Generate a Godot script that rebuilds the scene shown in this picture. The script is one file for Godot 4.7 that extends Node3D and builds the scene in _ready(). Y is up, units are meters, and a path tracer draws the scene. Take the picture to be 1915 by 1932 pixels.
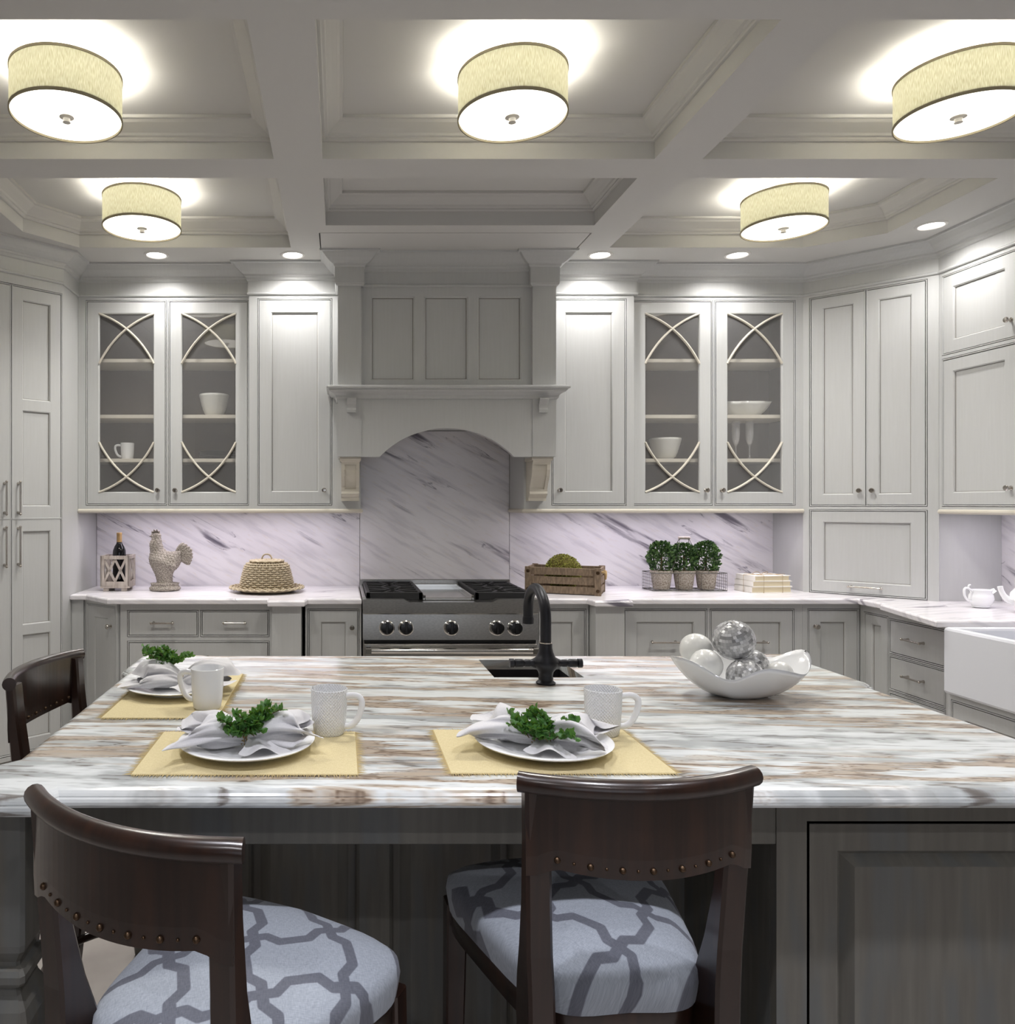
extends Node3D
# A kitchen show-room: painted cabinets, coffered ceiling, stone island with three stools.
# Metres, y up; the camera stands at x 0, z 0 and looks along -z.

var M := {}
var used := {}
var uvf = null
var xf := Transform3D()
var grp := 1
var shared := {}

# ------------------------------------------------------------------ shape helpers
func mb() -> SurfaceTool:
	var st := SurfaceTool.new()
	st.begin(Mesh.PRIMITIVE_TRIANGLES)
	st.set_smooth_group(-1)
	return st

func vert(st: SurfaceTool, p: Vector3) -> void:
	var q := xf * p
	if uvf != null:
		st.set_uv(uvf.call(q))
	st.add_vertex(q)

func tri(st: SurfaceTool, a: Vector3, b: Vector3, c: Vector3) -> void:
	vert(st, a); vert(st, b); vert(st, c)

func quad(st: SurfaceTool, a: Vector3, b: Vector3, c: Vector3, d: Vector3) -> void:
	tri(st, a, b, c); tri(st, a, c, d)

func loft(st: SurfaceTool, loops: Array, cap0 := true, cap1 := true, groups := []) -> void:
	var n: int = loops[0].size()
	for i in loops.size() - 1:
		st.set_smooth_group(groups[i] if groups.size() > i else -1)
		var a = loops[i]
		var b = loops[i + 1]
		for k in n:
			var k2 := (k + 1) % n
			quad(st, a[k], b[k], b[k2], a[k2])
	st.set_smooth_group(-1)
	if cap0:
		for k in range(1, n - 1):
			tri(st, loops[0][0], loops[0][k], loops[0][k + 1])
	if cap1:
		var l = loops[loops.size() - 1]
		for k in range(1, n - 1):
			tri(st, l[0], l[k + 1], l[k])

func bx(st: SurfaceTool, a: Vector3, b: Vector3, ch := 0.0) -> void:
	var lo := a.min(b)
	var hi := a.max(b)
	if ch <= 0.0:
		loft(st, [rect_loop(lo, hi, 0, lo.y), rect_loop(lo, hi, 0, hi.y)])
	else:
		loft(st, [rect_loop(lo, hi, ch, lo.y), rect_loop(lo, hi, 0, lo.y + ch), rect_loop(lo, hi, 0, hi.y - ch), rect_loop(lo, hi, ch, hi.y)])

func rect_loop(lo: Vector3, hi: Vector3, i: float, y: float) -> PackedVector3Array:
	return PackedVector3Array([Vector3(lo.x + i, y, lo.z + i), Vector3(hi.x - i, y, lo.z + i), Vector3(hi.x - i, y, hi.z - i), Vector3(lo.x + i, y, hi.z - i)])

# rectangular rings in the x-y plane: steps of (inset, z)
func ring(st: SurfaceTool, x0: float, y0: float, x1: float, y1: float, steps: Array, cap := false) -> void:
	var loops := []
	for s in steps:
		loops.append(PackedVector3Array([Vector3(x0 + s[0], y0 + s[0], s[1]), Vector3(x1 - s[0], y0 + s[0], s[1]), Vector3(x1 - s[0], y1 - s[0], s[1]), Vector3(x0 + s[0], y1 - s[0], s[1])]))
	loft(st, loops, false, cap)

# a plate in the x-y plane with rectangular openings
func plate(st: SurfaceTool, x0: float, y0: float, x1: float, y1: float, z0: float, z1: float, holes: Array) -> void:
	var ys := [y0, y1]
	for h in holes:
		ys.append(h[1]); ys.append(h[3])
	ys.sort()
	for i in ys.size() - 1:
		var a: float = ys[i]
		var b: float = ys[i + 1]
		if b - a < 1e-5 or b > y1 + 1e-5 or a < y0 - 1e-5:
			continue
		var m := (a + b) / 2
		var cuts := []
		for h in holes:
			if h[1] < m and h[3] > m:
				cuts.append([h[0], h[2]])
		cuts.sort_custom(func(p, q): return p[0] < q[0])
		var x := x0
		for c in cuts:
			if c[0] - x > 1e-5:
				bx(st, Vector3(x, a, z0), Vector3(c[0], b, z1))
			x = maxf(x, c[1])
		if x1 - x > 1e-5:
			bx(st, Vector3(x, a, z0), Vector3(x1, b, z1))

# turned shape round y: profile of (radius, height)
func lathe(st: SurfaceTool, prof: Array, seg := 32, sharp := 0.7, sx := 1.0, sz := 1.0) -> void:
	var loops := []
	for p in prof:
		var l := PackedVector3Array()
		for k in seg:
			var t := TAU * k / seg
			l.append(Vector3(cos(t) * p[0] * sx, p[1], sin(t) * p[0] * sz))
		loops.append(l)
	var groups := []
	for i in prof.size() - 1:
		if i > 0:
			var u := Vector2(prof[i][0] - prof[i - 1][0], prof[i][1] - prof[i - 1][1])
			var v := Vector2(prof[i + 1][0] - prof[i][0], prof[i + 1][1] - prof[i][1])
			if absf(u.angle_to(v)) > sharp:
				grp += 1
		groups.append(grp)
	grp += 1
	var last = prof[prof.size() - 1]
	var shut: bool = absf(prof[0][0] - last[0]) + absf(prof[0][1] - last[1]) < 1e-6 or (prof[0][0] > 1e-4 and last[0] > 1e-4 and prof[0][1] == last[1])
	loft(st, loops, prof[0][0] > 1e-4 and not shut, last[0] > 1e-4 and not shut, groups)

func tube(st: SurfaceTool, pts: Array, r, sides := 8, closed := false, flat := 1.0) -> void:
	var n := pts.size()
	var loops := []
	var t0: Vector3 = (pts[1] - pts[0]).normalized()
	var nn := t0.cross(Vector3.UP if absf(t0.y) < 0.9 else Vector3.RIGHT).normalized()
	for i in n:
		var t: Vector3
		if closed:
			t = (pts[(i + 1) % n] - pts[(i + n - 1) % n]).normalized()
		else:
			t = (pts[mini(i + 1, n - 1)] - pts[maxi(i - 1, 0)]).normalized()
		nn = (nn - t * nn.dot(t)).normalized()
		var bb := t.cross(nn)
		var rr: float = r[i] if r is Array else r
		var l := PackedVector3Array()
		for k in sides:
			var a := TAU * k / sides
			l.append(pts[i] + nn * cos(a) * rr + bb * sin(a) * rr * flat)
		loops.append(l)
	if closed:
		loops.append(loops[0])
	grp += 1
	var g := []
	for i in loops.size():
		g.append(grp)
	loft(st, loops, not closed, not closed, g)

func bez(p0: Vector3, p1: Vector3, p2: Vector3, n := 12) -> Array:
	var o := []
	for i in n + 1:
		var t := float(i) / n
		o.append(p0 * (1 - t) * (1 - t) + p1 * 2 * t * (1 - t) + p2 * t * t)
	return o

# moulding: profile of (out, height) carried along a path of (x, z) with mitred corners; out is to the right hand of travel seen from above
func sweep(st: SurfaceTool, path: Array, prof: Array, closed := false) -> void:
	var n := path.size()
	var loops := []
	for i in n:
		var p: Vector2 = path[i]
		var d1 := Vector2.ZERO
		var d2 := Vector2.ZERO
		if closed or i > 0:
			d1 = (p - path[(i + n - 1) % n]).normalized()
		if closed or i < n - 1:
			d2 = (path[(i + 1) % n] - p).normalized()
		if d1 == Vector2.ZERO: d1 = d2
		if d2 == Vector2.ZERO: d2 = d1
		var n1 := Vector2(-d1.y, d1.x)
		var n2 := Vector2(-d2.y, d2.x)
		var m := (n1 + n2) / (1.0 + n1.dot(n2))
		var l := PackedVector3Array()
		for q in prof:
			l.append(Vector3(p.x + m.x * q[0], q[1], p.y + m.y * q[0]))
		loops.append(l)
	if closed:
		loops.append(loops[0])
	loft(st, loops, false, false)
	if not closed:
		for e in [0, n - 1]:
			var pp := PackedVector2Array()
			for q in prof: pp.append(Vector2(q[0], q[1]))
			var ids := Geometry2D.triangulate_polygon(pp)
			for k in range(0, ids.size(), 3):
				tri(st, loops[e][ids[k]], loops[e][ids[k + 1]], loops[e][ids[k + 2]])

func inset(poly: Array, d: float) -> Array:
	# moves every edge of an (x, z) outline inwards by d; the outline runs so that the inside lies to the right
	var out := []
	var n := poly.size()
	var area := 0.0
	for i in n:
		area += poly[i].cross(poly[(i + 1) % n])
	var s := 1.0 if area > 0 else -1.0
	for i in n:
		var d1: Vector2 = (poly[i] - poly[(i + n - 1) % n]).normalized()
		var d2: Vector2 = (poly[(i + 1) % n] - poly[i]).normalized()
		var n1 := Vector2(-d1.y, d1.x) * s
		var n2 := Vector2(-d2.y, d2.x) * s
		out.append(poly[i] + (n1 + n2) / (1.0 + n1.dot(n2)) * d)
	return out

# a slab over an (x, z) outline; steps of (inset, y) give the edge profile
func slab(st: SurfaceTool, poly: Array, steps: Array) -> void:
	var loops := []
	for s in steps:
		var l := PackedVector3Array()
		for p in inset(poly, s[0]):
			l.append(Vector3(p.x, s[1], p.y))
		loops.append(l)
	loft(st, loops, false, false)
	var pp := PackedVector2Array()
	for p in poly: pp.append(p)
	var ids := Geometry2D.triangulate_polygon(pp)
	for e in [0, loops.size() - 1]:
		for k in range(0, ids.size(), 3):
			tri(st, loops[e][ids[k]], loops[e][ids[k + 1]], loops[e][ids[k + 2]])

# an (x, y) outline given thickness along z
func prism(st: SurfaceTool, poly: Array, z0: float, z1: float) -> void:
	var a := PackedVector3Array()
	var b := PackedVector3Array()
	var pp := PackedVector2Array()
	for p in poly:
		a.append(Vector3(p.x, p.y, z0)); b.append(Vector3(p.x, p.y, z1)); pp.append(p)
	loft(st, [a, b], false, false)
	var ids := Geometry2D.triangulate_polygon(pp)
	for k in range(0, ids.size(), 3):
		tri(st, a[ids[k]], a[ids[k + 1]], a[ids[k + 2]])
		tri(st, b[ids[k]], b[ids[k + 2]], b[ids[k + 1]])

# smooth grid surface from a function of (u, v)
func surf(st: SurfaceTool, nu: int, nv: int, f: Callable, uv_scale := Vector2.ZERO) -> void:
	grp += 1
	st.set_smooth_group(grp)
	var rows := []
	for i in nu + 1:
		var r := PackedVector3Array()
		for j in nv + 1:
			r.append(f.call(float(i) / nu, float(j) / nv))
		rows.append(r)
	for i in nu:
		for j in nv:
			for c in [[i, j], [i + 1, j], [i + 1, j + 1], [i, j], [i + 1, j + 1], [i, j + 1]]:
				if uv_scale != Vector2.ZERO:
					st.set_uv(Vector2(float(c[0]) / nu, float(c[1]) / nv) * uv_scale)
				st.add_vertex(xf * rows[c[0]][c[1]])
	st.set_smooth_group(-1)

func ball(st: SurfaceTool, c: Vector3, r: float, seg := 20, squash := 1.0) -> void:
	var prof := []
	var n := seg / 2
	for i in n + 1:
		var t := -PI / 2 + PI * i / n
		prof.append([cos(t) * r, sin(t) * r * squash])
	var keep := xf
	xf = xf * Transform3D(Basis(), c)
	lathe(st, prof, seg, 9.0)
	xf = keep

func leaf(st: SurfaceTool, p: Vector3, dir: Vector3, side: Vector3, ln: float, wd: float, fold := 0.25) -> void:
	var up := dir.cross(side).normalized() * wd * fold
	var m := p + dir * ln * 0.5
	var e := p + dir * ln
	var l := m - side * wd * 0.5 + up
	var r := m + side * wd * 0.5 + up
	tri(st, p, l, e); tri(st, p, e, r)

# ------------------------------------------------------------------ nodes
func numbered(called: String) -> String:
	var n: int = used.get(called, 0)
	used[called] = n + 1
	return called if n == 0 else "%s_%03d" % [called, n]

func thing(called: String, label: String, category: String, at := Vector3.ZERO, turn := 0.0, group := "") -> Node3D:
	var o := Node3D.new()
	o.name = numbered(called)
	add_child(o)
	o.position = at
	o.rotation.y = turn
	tag(o, label, category, group)
	return o

func tag(o: Node, label: String, category: String, group := "") -> void:
	o.set_meta("label", label)
	o.set_meta("category", category)
	if group != "":
		o.set_meta("group", group)

func mesh_of(st: SurfaceTool) -> ArrayMesh:
	st.generate_normals()
	return st.commit()

func put(mesh: Mesh, called: String, mat: Material, parent: Node = null) -> MeshInstance3D:
	var o := MeshInstance3D.new()
	o.mesh = mesh
	o.material_override = mat
	if parent == null or parent == self:
		o.name = numbered(called)
		add_child(o)
	else:
		o.name = called
		parent.add_child(o, true)
	return o

func obj(st: SurfaceTool, called: String, mat: Material, parent: Node = null) -> MeshInstance3D:
	return put(mesh_of(st), called, mat, parent)

func struct(st: SurfaceTool, called: String, mat: Material, label: String) -> MeshInstance3D:
	var o := obj(st, called, mat)
	o.set_meta("kind", "structure")
	o.set_meta("label", label)
	return o

func copy(o: Node3D, label: String, at: Vector3, turn: float) -> Node3D:
	var base := str(o.name)
	var c: Node3D = o.duplicate()
	c.name = numbered(base)
	add_child(c)
	c.position = at
	c.rotation.y = turn
	c.set_meta("label", label)
	return c

# ------------------------------------------------------------------ textures and materials
func noise(w: int, h: int, sd: int, freq: float, oct: int, sx := 1, sy := 1, warp := 0.0, ridged := false) -> PackedByteArray:
	var n := FastNoiseLite.new()
	n.seed = sd
	n.noise_type = FastNoiseLite.TYPE_SIMPLEX_SMOOTH
	n.frequency = freq
	n.fractal_octaves = oct
	n.fractal_type = FastNoiseLite.FRACTAL_RIDGED if ridged else FastNoiseLite.FRACTAL_FBM
	if warp > 0.0:
		n.domain_warp_enabled = true
		n.domain_warp_amplitude = warp
		n.domain_warp_frequency = freq * 0.7
	var im := n.get_seamless_image(w / sx, h / sy)
	im.convert(Image.FORMAT_L8)
	if sx > 1 or sy > 1:
		im.resize(w, h, Image.INTERPOLATE_CUBIC)
	return im.get_data()

func tex(w: int, h: int, f: Callable) -> ImageTexture:
	# f(index) gives a colour
	var d := PackedByteArray()
	d.resize(w * h * 3)
	for i in w * h:
		var c: Color = f.call(i)
		d[i * 3] = clampi(int(c.r * 255.0), 0, 255)
		d[i * 3 + 1] = clampi(int(c.g * 255.0), 0, 255)
		d[i * 3 + 2] = clampi(int(c.b * 255.0), 0, 255)
	return ImageTexture.create_from_image(Image.create_from_data(w, h, false, Image.FORMAT_RGB8, d))

func grey_tex(w: int, h: int, data: PackedByteArray) -> ImageTexture:
	return ImageTexture.create_from_image(Image.create_from_data(w, h, false, Image.FORMAT_L8, data))

func c8(r: int, g: int, b: int) -> Color:
	return Color(r / 255.0, g / 255.0, b / 255.0)

func mat(called: String, color: Color, rough := 0.5, metal := 0.0) -> StandardMaterial3D:
	var m := StandardMaterial3D.new()
	m.resource_name = called
	m.albedo_color = color
	m.roughness = rough
	m.metallic = metal
	M[called] = m
	return m

func tri_tex(m: StandardMaterial3D, t: Texture2D, scale: Vector3, world := false) -> void:
	m.albedo_texture = t
	m.uv1_triplanar = true
	m.uv1_world_triplanar = world
	m.uv1_scale = scale
	m.uv1_triplanar_sharpness = 8.0

func sm(e0: float, e1: float, x: float) -> float:
	var t := clampf((x - e0) / (e1 - e0), 0.0, 1.0)
	return t * t * (3.0 - 2.0 * t)

func materials() -> void:
	# painted and glazed cabinet finish: fine upright brush marks
	var s1 := noise(256, 512, 11, 0.09, 3, 1, 16)
	var paint_t := tex(256, 512, func(i): return c8(255, 255, 255).lerp(c8(250, 250, 249), s1[i] / 255.0))
	var m := mat("paint", c8(194, 195, 194), 0.42)
	tri_tex(m, paint_t, Vector3(3.0, 1.2, 3.0))
	mat("glaze", c8(150, 146, 138), 0.5)
	mat("edge_line", c8(128, 122, 113), 0.55)  # tone of the thin strip along panel edges, darker than the cabinet paint
	mat("trim_paint", c8(206, 200, 186), 0.5)
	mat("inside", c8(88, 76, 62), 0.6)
	m = mat("ceiling_paint", c8(201, 200, 197), 0.85)
	mat("wall_paint", c8(196, 192, 188), 0.85)
	mat("far_wall_paint", c8(118, 110, 102), 0.85)
	# marble: warm white with slanting violet-grey veins
	var a1 := noise(1024, 1024, 3, 0.0075, 4, 7, 1, 22.0)
	var a2 := noise(1024, 1024, 8, 0.02, 5, 6, 1, 20.0)
	var a3 := noise(1024, 1024, 21, 0.005, 2, 3, 1)
	var a4 := noise(1024, 1024, 29, 0.05, 3, 4, 1, 8.0)
	var marble_t := tex(1024, 1024, func(i):
		var p: float = a1[i] / 255.0
		var q: float = a2[i] / 255.0
		var z: float = a3[i] / 255.0
		var c := c8(234, 231, 234).lerp(c8(210, 207, 212), 0.8 * sm(0.45, 0.95, q))
		c = c.lerp(c8(226, 217, 208), 0.4 * sm(0.6, 0.9, a4[i] / 255.0))
		var v := sm(0.62, 0.84, p) * sm(0.5, 0.66, z) * (0.25 + 0.75 * sm(0.42, 0.62, q))
		var thin := (1.0 - sm(0.0, 0.022, absf(p - 0.64))) * sm(0.50, 0.62, z) * sm(0.35, 0.6, q)
		c = c.lerp(c8(136, 131, 140), 0.8 * v)
		return c.lerp(c8(96, 92, 103), clampf(0.6 * thin + 0.7 * sm(0.76, 0.92, p) * sm(0.54, 0.7, z), 0.0, 1.0)))
	m = mat("marble", Color.WHITE, 0.22)
	m.albedo_texture = marble_t
	# island stone: long bands of white, blue-grey and brown
	var b1 := noise(1536, 1024, 5, 0.012, 4, 8, 1, 20.0)
	var b2 := noise(1536, 1024, 15, 0.028, 5, 8, 1, 30.0)
	var b3 := noise(1536, 1024, 25, 0.004, 3, 4, 1, 30.0)
	var b4 := noise(1536, 1024, 35, 0.08, 4, 8, 1, 6.0)
	var b5 := noise(1536, 1024, 45, 0.02, 4, 2, 1, 12.0)
	var stone_t := tex(1536, 1024, func(i):
		var p: float = b1[i] / 255.0
		var q: float = b2[i] / 255.0
		var z: float = b3[i] / 255.0
		var f: float = b4[i] / 255.0
		var back: float = float(i / 1536) / 1024.0
		var c := c8(226, 230, 230)
		c = c.lerp(c8(168, 172, 172), 0.85 * sm(0.42, 0.66, p * 0.6 + b5[i] / 255.0 * 0.4))
		c = c.lerp(c8(180, 163, 143), 0.9 * sm(0.40, 0.58, q) * sm(0.30, 0.55, z + 0.28 * (back - 0.45)))
		c = c.lerp(c8(232, 236, 236), 0.8 * sm(0.55, 0.75, f * 0.5 + (1.0 - q) * 0.5))
		var thin := 1.0 - sm(0.0, 0.055, absf(q - 0.60))
		c = c.lerp(c8(104, 86, 72), 0.75 * thin * sm(0.4, 0.6, z))
		var dk := 1.0 - sm(0.0, 0.035, absf(p - 0.62))
		c = c.lerp(c8(96, 88, 82), 0.75 * dk * sm(0.45, 0.65, b5[i] / 255.0))
		return c.lerp(c8(150, 152, 152), 0.5 * sm(0.55, 0.8, f)))
	m = mat("stone", Color.WHITE, 0.16)
	m.albedo_texture = stone_t
	# stained island timber, stool timber
	var w1 := noise(256, 1024, 51, 0.05, 4, 1, 16, 4.0)
	var w2 := noise(256, 1024, 52, 0.012, 3, 1, 6, 6.0)
	var oak_t := tex(256, 1024, func(i): return c8(116, 114, 106).lerp(c8(94, 91, 85), 0.75 * (w1[i] / 255.0)).lerp(c8(100, 104, 105), 0.6 * sm(0.4, 0.8, w2[i] / 255.0)))
	m = mat("oak", Color.WHITE, 0.45)
	tri_tex(m, oak_t, Vector3(3.2, 0.8, 3.2))
	var cherry_t := tex(256, 1024, func(i): return c8(48, 28, 19).lerp(c8(30, 17, 12), w1[i] / 255.0).lerp(c8(60, 35, 22), 0.5 * sm(0.45, 0.8, w2[i] / 255.0)))
	m = mat("cherry", Color.WHITE, 0.3)
	tri_tex(m, cherry_t, Vector3(4.0, 1.0, 4.0))
	m.clearcoat_enabled = true
	m.clearcoat = 0.5
	m.clearcoat_roughness = 0.18
	var grey_t := tex(256, 1024, func(i): return c8(196, 186, 178).lerp(c8(156, 144, 136), w1[i] / 255.0).lerp(c8(196, 188, 180), 0.6 * sm(0.4, 0.75, w2[i] / 255.0)))
	m = mat("weathered", Color.WHITE, 0.8)
	tri_tex(m, grey_t, Vector3(6, 3, 6))
	var crate_t := tex(256, 1024, func(i): return c8(150, 130, 108).lerp(c8(104, 88, 72), w1[i] / 255.0))
	m = mat("crate_wood", Color.WHITE, 0.8)
	tri_tex(m, crate_t, Vector3(6, 6, 6))
	var f1 := noise(512, 512, 71, 0.01, 4, 1, 1)
	var floor_t := tex(512, 512, func(i): return c8(176, 170, 165).lerp(c8(154, 147, 142), f1[i] / 255.0))
	m = mat("floor_stone", Color.WHITE, 0.5)
	tri_tex(m, floor_t, Vector3(0.7, 0.7, 0.7), true)
	# metals, glass, china
	var h1 := noise(512, 64, 81, 0.4, 2, 8, 1)
	m = mat("stainless", c8(200, 198, 194), 0.28, 1.0)
	var st_t := tex(512, 64, func(i): return c8(255, 255, 255).lerp(c8(226, 226, 226), h1[i] / 255.0))
	tri_tex(m, st_t, Vector3(2, 6, 2))
	mat("polished_steel", c8(212, 210, 206), 0.12, 1.0)
	mat("nickel", c8(190, 184, 176), 0.18, 1.0)
	mat("iron", c8(34, 34, 35), 0.55, 0.2)
	mat("black_gloss", c8(18, 18, 19), 0.2)
	mat("bronze", c8(42, 42, 46), 0.42, 0.6)
	mat("sink_metal", c8(70, 68, 70), 0.4, 0.7)
	mat("china", c8(244, 245, 246), 0.12)
	mat("porcelain", c8(232, 234, 240), 0.15)
	mat("stoneware", c8(206, 206, 200), 0.3)
	mat("black_plate", c8(26, 27, 30), 0.15)
	m = mat("pane", Color(1, 1, 1, 0.06), 0.02)
	m.transparency = BaseMaterial3D.TRANSPARENCY_ALPHA
	m = mat("crystal", Color(1, 1, 1, 0.12), 0.03)
	m.transparency = BaseMaterial3D.TRANSPARENCY_ALPHA
	mat("dark_gap", c8(16, 15, 14), 0.9)
	# lamps
	var l1 := noise(512, 256, 91, 0.25, 3, 1, 12)
	m = mat("linen", c8(188, 187, 176), 0.9)
	m.albedo_texture = tex(512, 256, func(i): return c8(255, 255, 255).lerp(c8(190, 188, 168), l1[i] / 255.0))
	m.backlight_enabled = true
	m.backlight = c8(116, 116, 111)
	mat("shade_trim", c8(150, 141, 116), 0.8)
	mat("finial_metal", c8(216, 212, 202), 0.4, 0.4)
	m = mat("lamp_glow", c8(255, 252, 240), 0.6)
	m.emission_enabled = true
	m.emission = c8(255, 250, 238)
	m.emission_energy_multiplier = 2.2
	m = mat("downlight_glow", c8(255, 250, 242), 0.6)
	m.emission_enabled = true
	m.emission = c8(255, 248, 240)
	m.emission_energy_multiplier = 6.0
	m = mat("strip_glow", c8(255, 255, 255), 0.6)
	m.emission_enabled = true
	m.emission = c8(250, 244, 255)
	m.emission_energy_multiplier = 2.0
	m = mat("window_sky", c8(214, 228, 245), 0.9)
	m.emission_enabled = true
	m.emission = c8(222, 228, 238)
	m.emission_energy_multiplier = 0.7
	mat("white_plastic", c8(226, 224, 220), 0.5)

# ------------------------------------------------------------------ lights
func omni(at: Vector3, color: Color, energy: float, size: float, parent: Node) -> void:
	var l := OmniLight3D.new()
	l.light_color = color
	l.light_energy = energy
	l.light_size = size
	l.omni_range = 12.0
	l.omni_attenuation = 2.0
	l.shadow_enabled = true
	l.name = "lamp_light"
	parent.add_child(l, true)
	l.position = at

func area(at: Vector3, sx: float, sy: float, color: Color, energy: float, parent: Node, look := Vector3(-PI / 2, 0, 0)) -> void:
	var l := AreaLight3D.new()
	l.light_color = color
	l.light_energy = energy
	l.area_size = Vector2(sx, sy)
	l.area_range = 14.0
	l.area_attenuation = 2.0
	l.shadow_enabled = true
	l.name = "panel_light"
	parent.add_child(l, true)
	l.position = at
	l.rotation = look

func spot(at: Vector3, color: Color, energy: float, angle: float, size: float, parent: Node) -> void:
	var l := SpotLight3D.new()
	l.light_color = color
	l.light_energy = energy
	l.spot_angle = angle
	l.spot_angle_attenuation = 0.9
	l.spot_range = 12.0
	l.spot_attenuation = 2.0
	l.light_size = size
	l.shadow_enabled = true
	l.name = "spot_light"
	parent.add_child(l, true)
	l.position = at
	l.rotation = Vector3(-PI / 2, 0, 0)

func drum_lamp(x: float, d: float, label: String) -> void:
	# hangs from the coffer panel at 2.895
	var t := thing("drum_ceiling_lamp", label, "ceiling lamp", Vector3(x, 2.895, -d), 0.0, "drum lamps in the coffers")
	var r := 0.179
	var st := mb()
	lathe(st, [[0.0, 0.0], [0.065, 0.0], [0.065, -0.014], [0.05, -0.022], [0.0, -0.022]], 24)
	obj(st, "canopy", M.nickel, t)
	st = mb()
	bx(st, Vector3(-0.006, -0.05, -0.006), Vector3(0.006, -0.02, 0.006))
	bx(st, Vector3(-r + 0.004, -0.056, -0.004), Vector3(r - 0.004, -0.05, 0.004))
	bx(st, Vector3(-0.004, -0.056, -r + 0.004), Vector3(0.004, -0.05, r - 0.004))
	obj(st, "spider", M.nickel, t)
	st = mb()
	surf(st, 64, 1, func(u, v): return Vector3(cos(u * TAU) * r, -0.046 - 0.146 * v, sin(u * TAU) * r), Vector2(3, 1))
	obj(st, "shade", M.linen, t)
	for y in [-0.046, -0.184]:
		st = mb()
		lathe(st, [[r - 0.002, y], [r + 0.0025, y], [r + 0.0025, y - 0.009], [r - 0.002, y - 0.009], [r - 0.002, y]], 64)
		obj(st, "shade_trim", M.shade_trim, t)
	st = mb()
	lathe(st, [[r - 0.003, -0.180], [r - 0.003, -0.186], [0.0, -0.187]], 64, 0.9)
	obj(st, "diffuser", M.lamp_glow, t)
	st = mb()
	lathe(st, [[0.0, -0.186], [0.022, -0.187], [0.024, -0.191], [0.012, -0.195], [0.010, -0.203], [0.013, -0.208], [0.0, -0.211]], 20)
	obj(st, "finial", M.finial_metal, t)
	omni(Vector3(0, -0.100, 0), c8(255, 250, 240), L_DRUM_IN, 0.04, t)
	spot(Vector3(0, -0.216, 0), c8(255, 252, 247), L_DRUM_DOWN, 70.0, 0.12, t)

func downlight(x: float, d: float, label: String, energy: float, angle: float, color: Color) -> void:
	var t := thing("recessed_downlight", label, "downlight", Vector3(x, 2.76, -d), 0.0, "recessed downlights")
	var st := mb()
	lathe(st, [[0.052, 0.004], [0.050, -0.001], [0.054, -0.006], [0.064, -0.005], [0.067, -0.0005], [0.067, 0.004]], 32, 0.9)
	obj(st, "trim_ring", M.white_plastic, t)
	st = mb()
	lathe(st, [[0.0515, -0.0015], [0.03, -0.0035], [0.0, -0.004]], 32)
	obj(st, "light_lens", M.downlight_glow, t)
	spot(Vector3(0, -0.012, 0), color, energy, angle, 0.04, t)

# ------------------------------------------------------------------ the room
const SOFFIT := 2.76
const COFFER := 2.895
var CROWN := [[-0.03, 2.59], [0.007, 2.59], [0.011, 2.594], [0.011, 2.600], [0.004, 2.606], [0.004, 2.670], [0.012, 2.674], [0.014, 2.686], [0.020, 2.692], [0.022, 2.700], [0.030, 2.703], [0.044, 2.712], [0.060, 2.726], [0.074, 2.742], [0.080, 2.748], [0.092, 2.750], [0.094, 2.7595], [-0.03, 2.7595]]
var RAIL := [[-0.03, 1.385], [0.006, 1.385], [0.012, 1.379], [0.013, 1.371], [0.004, 1.362], [-0.03, 1.362]]

func v2s(a: Array) -> Array:
	var o := []
	for p in a: o.append(Vector2(p[0], p[1]))
	return o

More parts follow.
